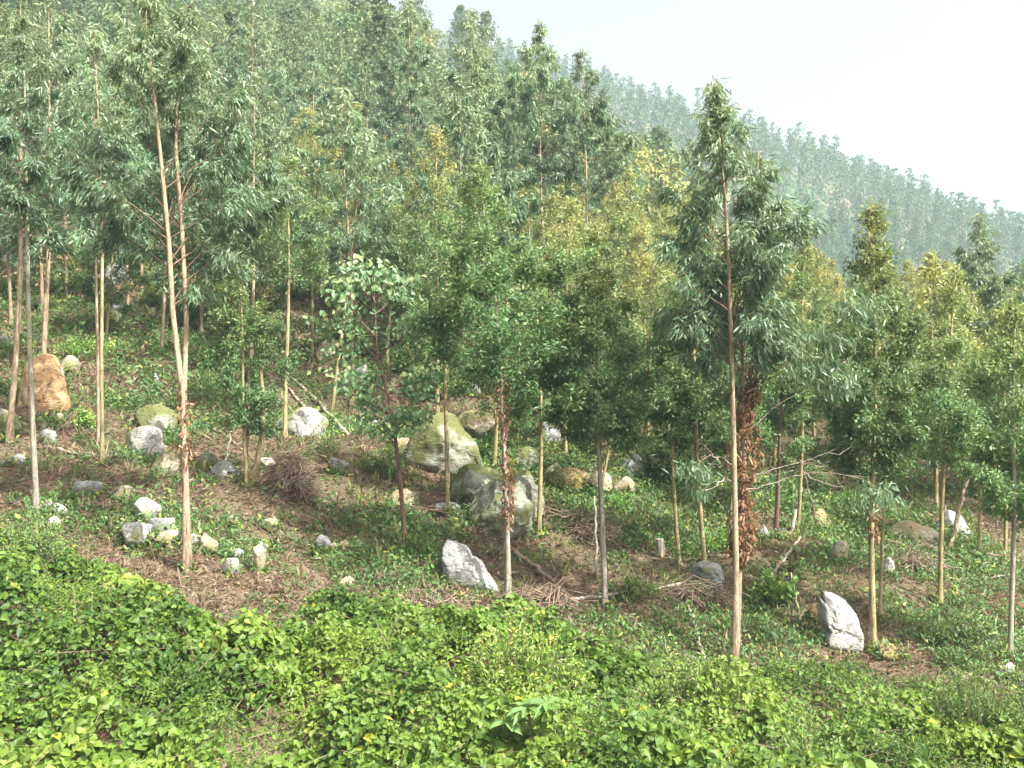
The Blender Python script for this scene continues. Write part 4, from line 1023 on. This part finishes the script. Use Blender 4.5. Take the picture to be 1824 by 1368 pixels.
# hollows between the shoots
hol = fbm(x*1.7, y*1.7, s=61, o=2); k = hol > .10+.17*rng.uniform(size=len(x)); x, y, e = x[k], y[k], e[k]
tp, th = vine_top(x, y); n = len(x)
dep = rng.exponential(.13, n)
z = tp-np.minimum(dep, th)+rng.normal(size=n)*.025
ex = .06
gx = (vine_top(x+ex, y)[0]-tp)/ex; gy = (vine_top(x, y+ex)[0]-tp)/ex
nn = unit(np.stack([-gx, -gy, np.ones(n)], 1))
Nn = unit(nn+rng.normal(size=(n, 3))*.6+np.array([.15, -.35, .1]))
A = unit(rng.normal(size=(n, 3))*np.array([1, .8, .3])+np.array([0, -.5, -.45]))
patch = fbm(x*.9, y*.9, s=51, o=3)
right = np.clip((x/np.maximum(y, 8)+.05)/.25, 0, 1)*.75
p2 = fbm(x*.75+40, y*.75, s=57, o=2)
small = rng.uniform(size=n) < np.clip(right*.6+.06+(p2-.52)*5, .04, .95)
size = np.where(small, rng.uniform(.035, .07, n), rng.uniform(.05, .115, n)*(.68+.7*vnoise(x*1.3+9, y*1.3, s=58)))
tone = np.clip(rng.beta(1.4, 1.7, n)*.8+(patch-.4)*1.2-.06*right-.25*np.clip(p2-.5, 0, 1), 0, 1)
young = np.where(rng.uniform(size=n) < .02, rng.uniform(.3, .8, n), 0)+np.clip(patch-.55, 0, 1)*.9*rng.uniform(0, 1, n)
P = np.stack([x, y, z], 1)
for msk, tm, wf in ((~small & (y < 10.2), HEART, .82), (~small & (y >= 10.2), HEARTS, .82), (small, OVAL, .5)):
    th_k = rng.uniform(size=n) < np.clip(.35+e/45, 0, 1); msk = msk & th_k
    leaves(acc, P[msk], A[msk], Nn[msk], size[msk]*(1.25 if tm is OVAL else 1), size[msk]*wf, tm, tone=tone[msk], young=np.clip(young[msk], 0, 1))
vine = link('vine_thicket', acc.mesh('vine_thicket', M['vine_leaf'])); tag(vine, 'thick bright green vine cover with heart-shaped leaves along the foot of the slope', 'vines', kind='stuff')
print('vine leaves', n)
# vine stems
a_ = Acc(); n = 2600
x, y = scatter(n*2, 8, 16, .62); k = vine_mask(x, y) > 5; x, y = x[k], y[k]
tp, th = vine_top(x, y); P0 = np.stack([x, y, tp-th*rng.uniform(.0, .9, len(x))], 1)
P1 = P0+unit(rng.normal(size=(len(x), 3))*np.array([1, .7, .5]))*rng.uniform(.15, .6, len(x))[:, None]
prisms(a_, P0, P1, .005, .002); st_ = link('vine_stems', a_.mesh('vine_stems', M['dry_stick']), vine); tag(st_, kind='stuff')

# undergrowth: little herb tufts
def tuft_field(n, y0, y1, per, lsize, spread, tm, keep, stretch=.5, up=.5, hgt=.1, tonef=None, pw=1.0, ymul=0.03, wf=.45):
    x, y = scatter(n, y0, y1, .64, pw); k = keep(x, y); x, y = x[k], y[k]
    c = len(x); idx = np.repeat(np.arange(c), per)
    grow_ = (.6+y/30)
    s = rng.uniform(.6, 1.5, c)[idx]*grow_[idx]
    P = np.stack([x[idx], y[idx], height(x[idx], y[idx])], 1)
    off = rng.normal(size=(len(idx), 3))*np.array([spread, spread, 0])*s[:, None]
    P[:, :2] += off[:, :2]; P[:, 2] = height(P[:, 0], P[:, 1])+np.abs(rng.normal(size=len(idx)))*hgt*s
    A = unit(off*3+rng.normal(size=(len(idx), 3))*.5+np.array([0, 0, up]))
    Nn = rng.normal(size=(len(idx), 3))*.6+np.array([.2, -.3, .9])
    return P, A, Nn, lsize*s*rng.uniform(.6, 1.3, len(idx)), idx, c
acc = Acc()
def gkeep(lo, s, sc=.55):
    def f(x, y):
        g = fbm(x*sc, y*sc, s=s, o=3)
        d = (g > lo) & (vine_mask(x, y) < 12)
        return d & (rng.uniform(size=len(x)) < np.clip((g-lo)*9, .1, 1))
    return f
P, A, Nn, L, idx, c = tuft_field(23000, 11.5, 24, 10, .05, .085, OVAL, gkeep(.50, 71), hgt=.07)
pt = rng.uniform(0, 1, c)[idx]
leaves(acc, P, A, Nn, L*1.15, L*.6, OVAL, tone=np.clip(rng.beta(2, 2.5, len(P))*.6+pt*.4, 0, 1), young=np.clip((pt > .86)*rng.uniform(.2, .8, len(P)), 0, 1))
print('herbs', len(P))
P, A, Nn, L, idx, c = tuft_field(12000, 22, 48, 10, .07, .14, OVAL, gkeep(.50, 71), hgt=.08)
pt = rng.uniform(0, 1, c)[idx]
leaves(acc, P, A, Nn, L*1.15, L*.6, OVAL, tone=np.clip(rng.beta(2, 2.5, len(P))*.6+pt*.4, 0, 1), young=np.clip((pt > .86)*rng.uniform(.2, .8, len(P)), 0, 1))
# fine green blades
P, A, Nn, L, idx, c = tuft_field(4000, 11.5, 26, 7, .13, .05, BLADE, gkeep(.52, 81, .8), hgt=.01, up=1.5)
leaves(acc, P, A, Nn, L, .010, BLADE, tone=rng.uniform(0, 1, len(P)), young=rng.uniform(0, .5, len(P)))
ug = link('undergrowth', acc.mesh('undergrowth', M['herb_leaf'])); tag(ug, 'low green weeds and seedlings scattered over the slope', 'undergrowth', kind='stuff')
# taller bushy weeds in clumps
acc = Acc()
cx, cyy = scatter(1500, 12.5, 44, .6, .8); k = (vine_mask(cx, cyy) < 0) & (fbm(cx*.35, cyy*.35, s=91, o=2) > .36); cx, cyy = cx[k], cyy[k]
for X, Y in zip(cx, cyy):
    R = rng.uniform(.14, .34)*(1 if Y < 22 else 1.3); n = int(90*R/.25)
    d = unit(rng.normal(size=(n, 3))); d[:, 2] = np.abs(d[:, 2])
    rr = R*rng.uniform(.3, 1, n)**.5
    P = np.stack([X+d[:, 0]*rr, Y+d[:, 1]*rr, 0*rr], 1); P[:, 2] = height(P[:, 0], P[:, 1])+d[:, 2]*rr*1.1
    s = rng.uniform(.05, .09)*(1 if Y < 22 else 1.3)
    tb = rng.uniform(0, .6)
    leaves(acc, P, unit(d+rng.normal(size=(n, 3))*.7), d+np.array([0, 0, .7])+rng.normal(size=(n, 3))*.4, s*rng.uniform(.6, 1.3, n), s*.45, OVAL, tone=np.clip(tb+rng.uniform(0, .4, n), 0, 1), young=(rng.uniform(size=n) < .08)*.6)
ROCKS += [(o.location.x, o.location.y, .11, .11) for o in bpy.data.objects if o.parent is None and o.name.startswith(('eucalyptus_tree', 'broadleaf_tree')) and o.location.y < 30]
for (X0, Y0, rx, ry) in ROCKS:
    n = int(50+600*min(rx, 1.0)); th = rng.uniform(0, 6.28, n); q = rng.uniform(.85, 1.35, n)
    gap = fbm(th*1.3+X0*3, th*0+Y0, s=12, o=2) > .42; th, q = th[gap], q[gap]; n = len(th)
    P = np.stack([X0+np.cos(th)*rx*q, Y0+np.sin(th)*ry*q, 0*q], 1); P[:, 2] = height(P[:, 0], P[:, 1])+np.abs(rng.normal(size=n))*.07
    s = (.035+.0016*Y0)*rng.uniform(.7, 1.5, n)
    leaves(acc, P, unit(rng.normal(size=(n, 3))+np.array([0, 0, .5])), rng.normal(size=(n, 3))*.6+np.array([.2, -.3, .8]), s*1.2, s*.6, OVAL, tone=rng.beta(2, 2, n), young=(rng.uniform(size=n) < .25)*.9)
bw = link('weed_clumps', acc.mesh('weed_clumps', M['herb_leaf'])); tag(bw, 'knee-high clumps of leafy weeds between the rocks and trunks', 'weeds', kind='stuff')
# dry leaf litter and twigs
acc = Acc()
x, y = scatter(140000, 11.5, 44, .62, 1.35); k = (vine_mask(x, y) < 25) & (fbm(x*.7, y*.7, s=101, o=3) > .12); x, y = x[k], y[k]; n = len(x)
P = np.stack([x, y, height(x, y)+np.abs(rng.normal(size=n))*.022], 1)
A = unit(rng.normal(size=(n, 3))*np.array([1, 1, .35])); Nn = rng.normal(size=(n, 3))*.45+np.array([0, 0, 1])
s = (.040+.0016*y)*rng.uniform(.6, 1.5, n)
leaves(acc, P, A, Nn, s*1.3, s*.45, OVAL, tone=rng.beta(.9, 1.1, n), young=(rng.uniform(size=n) < .12)*rng.uniform(.2, 1, n))
P, A, Nn, L, idx, c = tuft_field(5000, 11.5, 40, 14, .12, .10, BLADE, gkeep(.46, 131, .7), hgt=.03, up=.7)
leaves(acc, P, A, Nn, L*1.2, .004+.0003*P[:, 1], BLADE, tone=rng.uniform(0, 1, len(P)), young=rng.uniform(0, .4, len(P)))
lt = link('leaf_litter', acc.mesh('leaf_litter', M['dry_leaf'])); tag(lt, 'brown fallen leaves covering the ground between the trees', 'leaf litter', kind='stuff')
a_ = Acc()
x, y = scatter(36000, 11.5, 42, .62, 1.2); k = (vine_mask(x, y) < 5) & (fbm(x*.6, y*.6, s=111, o=3) > .40); x, y = x[k], y[k]; n = len(x)
P0 = np.stack([x, y, height(x, y)], 1); d = unit(rng.normal(size=(n, 3))*np.array([1, 1, .35])+np.array([0, 0, .22]))*rng.uniform(.1, .45, n)[:, None]
P1 = P0+d; P1[:, 2] = np.maximum(P1[:, 2], height(P1[:, 0], P1[:, 1])+.01)
prisms(a_, P0, P1, .0035+.0002*y, .002)
tw = link('fallen_twigs', a_.mesh('fallen_twigs', M['dry_stick'])); tag(tw, 'fine dry twigs and dead stalks strewn over the slope', 'twigs', kind='stuff')

# ------------------------------------------------------------------ shrubs and large weeds that stand out
def shrub(u, vb, w, h, n, ls, mat, label, tm=OVAL, wf=.4, D=None, name='shrub', cat='shrub', up=.3, young=.15, tone=.5):
    g = on_ground(u, vb) if D is None else np.array([(u-CU)/F*D, D, float(height((u-CU)/F*D, D))])
    m = g[1]/F; W = w*m/2; Hh = (CV-(vb-h))*m-g[2] if D is not None else h*m
    root = link(name, None, loc=tuple(g)); tag(root, label, cat)
    ns = max(12, n//26)
    th = rng.uniform(0, 6.28, ns); r = np.sqrt(rng.uniform(0, 1, ns))*W
    zt = Hh*(1-.55*(r/W)**2)*rng.uniform(.45, 1, ns)
    T1 = np.stack([np.cos(th)*r, np.sin(th)*r*.8, zt], 1); T0 = T1*np.array([.35, .35, .0])+np.array([0, 0, -.05])
    a_ = Acc(); prisms(a_, T0, T1, .008, .003); link('stems', a_.mesh('stems', M['twig']), root)
    i = rng.integers(ns, size=n); f = rng.uniform(.45, 1.05, n)
    P = T0[i]+(T1-T0)[i]*f[:, None]+rng.normal(size=(n, 3))*ls*.55
    A = unit(unit(T1-T0)[i]*up+rng.normal(size=(n, 3))*.7); Nn = rng.normal(size=(n, 3))*.5+np.array([.2, -.2, .9])
    b_ = Acc(); leaves(b_, P, A, Nn, ls*rng.uniform(.6, 1.3, n), ls*wf*rng.uniform(.8, 1.2, n), tm, tone=np.clip(tone-.25+.5*rng.beta(2, 2, n)+.25*(f-.6), 0, 1), young=(f > .85)*young*rng.uniform(0, 2, n))
    link('foliage', b_.mesh('foliage', M[mat]), root)
    return root
shrub(935, 1245, 250, 165, 5200, .065, 'shrub_leaf', 'bright green small-leaved shrub bulging out of the vines below the central trunk', D=11.8, young=.4, tone=.6)
shrub(1230, 1250, 210, 110, 2600, .06, 'herb_leaf', 'pale feathery weed patch left of the tallest tree', D=12.2, tone=.8)
shrub(1085, 1330, 300, 110, 3400, .07, 'herb_leaf', 'grey-green leafy shrub low in the middle of the vines', D=10.6, tone=.7)
shrub(1745, 1260, 180, 100, 2400, .07, 'herb_leaf', 'upright green weed with narrow leaves at the right edge of the vines', D=12.6, wf=.28, up=1, tone=.8)
shrub(1430, 1340, 260, 90, 2500, .06, 'herb_leaf', 'dense fine-leaved weed on the right of the vine cover', D=10.6, tone=.6)
shrub(50, 1000, 160, 110, 2200, .06, 'herb_leaf', 'dark leafy bush at the left edge above the vines', D=14.5, tone=.35)
shrub(1110, 915, 60, 42, 420, .09, 'shrub_leaf', 'yellow-green fern-like weed right of the grey-trunked tree', wf=.3, up=.8, tone=.7)
shrub(1280, 985, 66, 46, 420, .09, 'shrub_leaf', 'bright green fern-like weed beside the yellow trunk', wf=.3, up=.8, tone=.6)
shrub(1385, 1078, 80, 70, 650, .08, 'shrub_leaf', 'bright leafy weed right of the tallest tree foot', tm=HEARTS, wf=.7, tone=.5)
shrub(150, 765, 36, 50, 220, .09, 'shrub_leaf', 'light green sapling on the left grassy slope', tm=HEARTS, wf=.6, tone=.8)
shrub(1700, 1150, 120, 70, 900, .08, 'herb_leaf', 'dark bush behind the right-hand weeds', tone=.25)
shrub(1130, 1060, 90, 46, 500, .07, 'herb_leaf', 'green weed clump in the litter right of the grey-trunked tree', tone=.5)
shrub(745, 990, 90, 50, 500, .07, 'herb_leaf', 'green weed clump beside the dark red trunk', tone=.5)
shrub(150, 640, 110, 60, 600, .09, 'shrub_leaf', 'yellow-green bush among the rocks on the left slope', tone=.5, young=.5)
shrub(380, 720, 110, 80, 900, .08, 'herb_leaf', 'low dark bush right of the twin trunks', tone=.3)
shrub(690, 850, 90, 70, 900, .08, 'herb_leaf', 'dark bush in the hollow left of the triangular boulder', tone=.2)
shrub(430, 590, 130, 120, 1500, .1, 'shrub_leaf', 'sunlit yellow-green bush uphill behind the twin trunks', tone=.55, young=.5)

bp_ = []
for k, (mt_, tn, yg) in enumerate((('young_leaf', .3, .2), ('young_leaf', .55, .9), ('herb_leaf', .5, .5), ('broad_leaf', .35, .2))):
    r = shrub(912, 700, 110, 100, 2600, .12, mt_, '', wf=.45, up=.5, young=yg, tone=tn, name='hillside_bush', cat='bush')
    PROTO_KIDS[r.name] = [o for o in bpy.data.objects if o.parent == r]; bp_.append(r)
bpl = Placer(bp_); placed.clear(); LB = ('dark green bush under the trees on the upper slope', 'golden green bush under the trees on the upper slope', 'light green bush under the trees on the upper slope', 'dull green bush under the trees on the upper slope')
for tries in range(900):
    D = rng.uniform(23, 52); t = rng.uniform(-.58, .6); X = t*D
    if t < -.15 and D < 31: continue
    if fbm(np.array([X*.2]), np.array([D*.2]), s=201, o=2)[0] < .45 or not ok(X, D, 1.7): continue
    i = int(rng.integers(4)); s_ = rng.uniform(.5, 1.15)
    o_ = bpl.put(i, (X, D, float(height(X, D))), rng.uniform(0, 6.28), (s_, s_, s_*rng.uniform(.7, 1.1)), LB[i], 'bushes under the trees on the upper slope')
    BUS.append((o_, X, D, ['dark green bush', 'golden green bush', 'light green bush', 'dull green bush'][i]))
name_by_place(BUS, (0, 30, 38, 46), 'band uphill behind')
bpl.finish()

# large-leaved sapling in the vines, each big leaf its own part
g = on_ground(945, 1300); D0 = 10.2; g = np.array([(945-CU)/F*D0, D0, float(height((945-CU)/F*D0, D0))]); m = D0/F
sp = link('large_leaved_sapling', None, loc=tuple(g)); tag(sp, 'sapling with long grey-green leaves in spreading fans low in the vines', 'sapling')
b = g
a_ = Acc(); tube(a_, np.array([P3(948, 1345), P3(945, 1300), P3(940, 1262)])*1.0, [.02, .016, .01], 6); link('stem', a_.mesh('stem', M['bark_grey'], True), sp)
a_ = Acc(); leaves(a_, np.zeros((1, 3)), np.array([[0, 0, -1.]]), np.array([[0, -1., 0]]), .27, .085, (np.array([[0, 0, 0], [.25, -.42, .05], [.25, .42, .05], [.6, -.5, .02], [.6, .5, .02], [1, 0, -.16], [.3, 0, -.02], [.65, 0, -.05]]), np.array([[0, 1, 6], [0, 6, 2], [1, 3, 6], [3, 7, 6], [6, 7, 4], [6, 4, 2], [3, 5, 7], [7, 5, 4]])), tone=.85, young=.0)
bl = a_.mesh('leaf', M['herb_leaf'])
for (cu, cv, n) in ((940, 1258, 12), (905, 1285, 8), (975, 1250, 8)):
    c = P3(cu, cv, -.05)
    for k in range(n):
        az = k/n*6.28+rng.uniform(-.2, .2)
        A = np.array([math.cos(az), math.sin(az), rng.uniform(-.35, .25)])
        o = bpy.data.objects.new('leaf', bl); COL.objects.link(o); o.parent = sp; o.matrix_local = orient(c, A, np.array([0, -.2, 1.])+rng.normal(size=3)*.15)
        o.scale = (1, 1, rng.uniform(.75, 1.1))

# ------------------------------------------------------------------ air
hz = np.array([[x_, y_, z_] for x_ in (-860, 860) for y_ in (-60, 1030) for z_ in (-9, 150)], float)
hf = [[0, 1, 3, 2], [4, 6, 7, 5], [0, 4, 5, 1], [2, 3, 7, 6], [0, 2, 6, 4], [1, 5, 7, 3]]
m, t, out = new_mat('haze_air')
pv = t.nodes.new('ShaderNodeVolumePrincipled')
pv.inputs['Color'].default_value = (0.72, 0.90, 1.0, 1); pv.inputs['Density'].default_value = 0.0007; pv.inputs['Anisotropy'].default_value = 0.1
t.links.new(pv.outputs[0], out.inputs['Volume'])
haze = link('haze', make_mesh('haze', hz, None, m, Q=hf)); tag(haze, 'pale haze filling the valley', 'haze', kind='stuff')
print('tris', sum(sum(len(p.vertices)-2 for p in []) if 0 else len(me.loops)-2*len(me.polygons) for me in bpy.data.meshes), 'objects', len(bpy.data.objects))
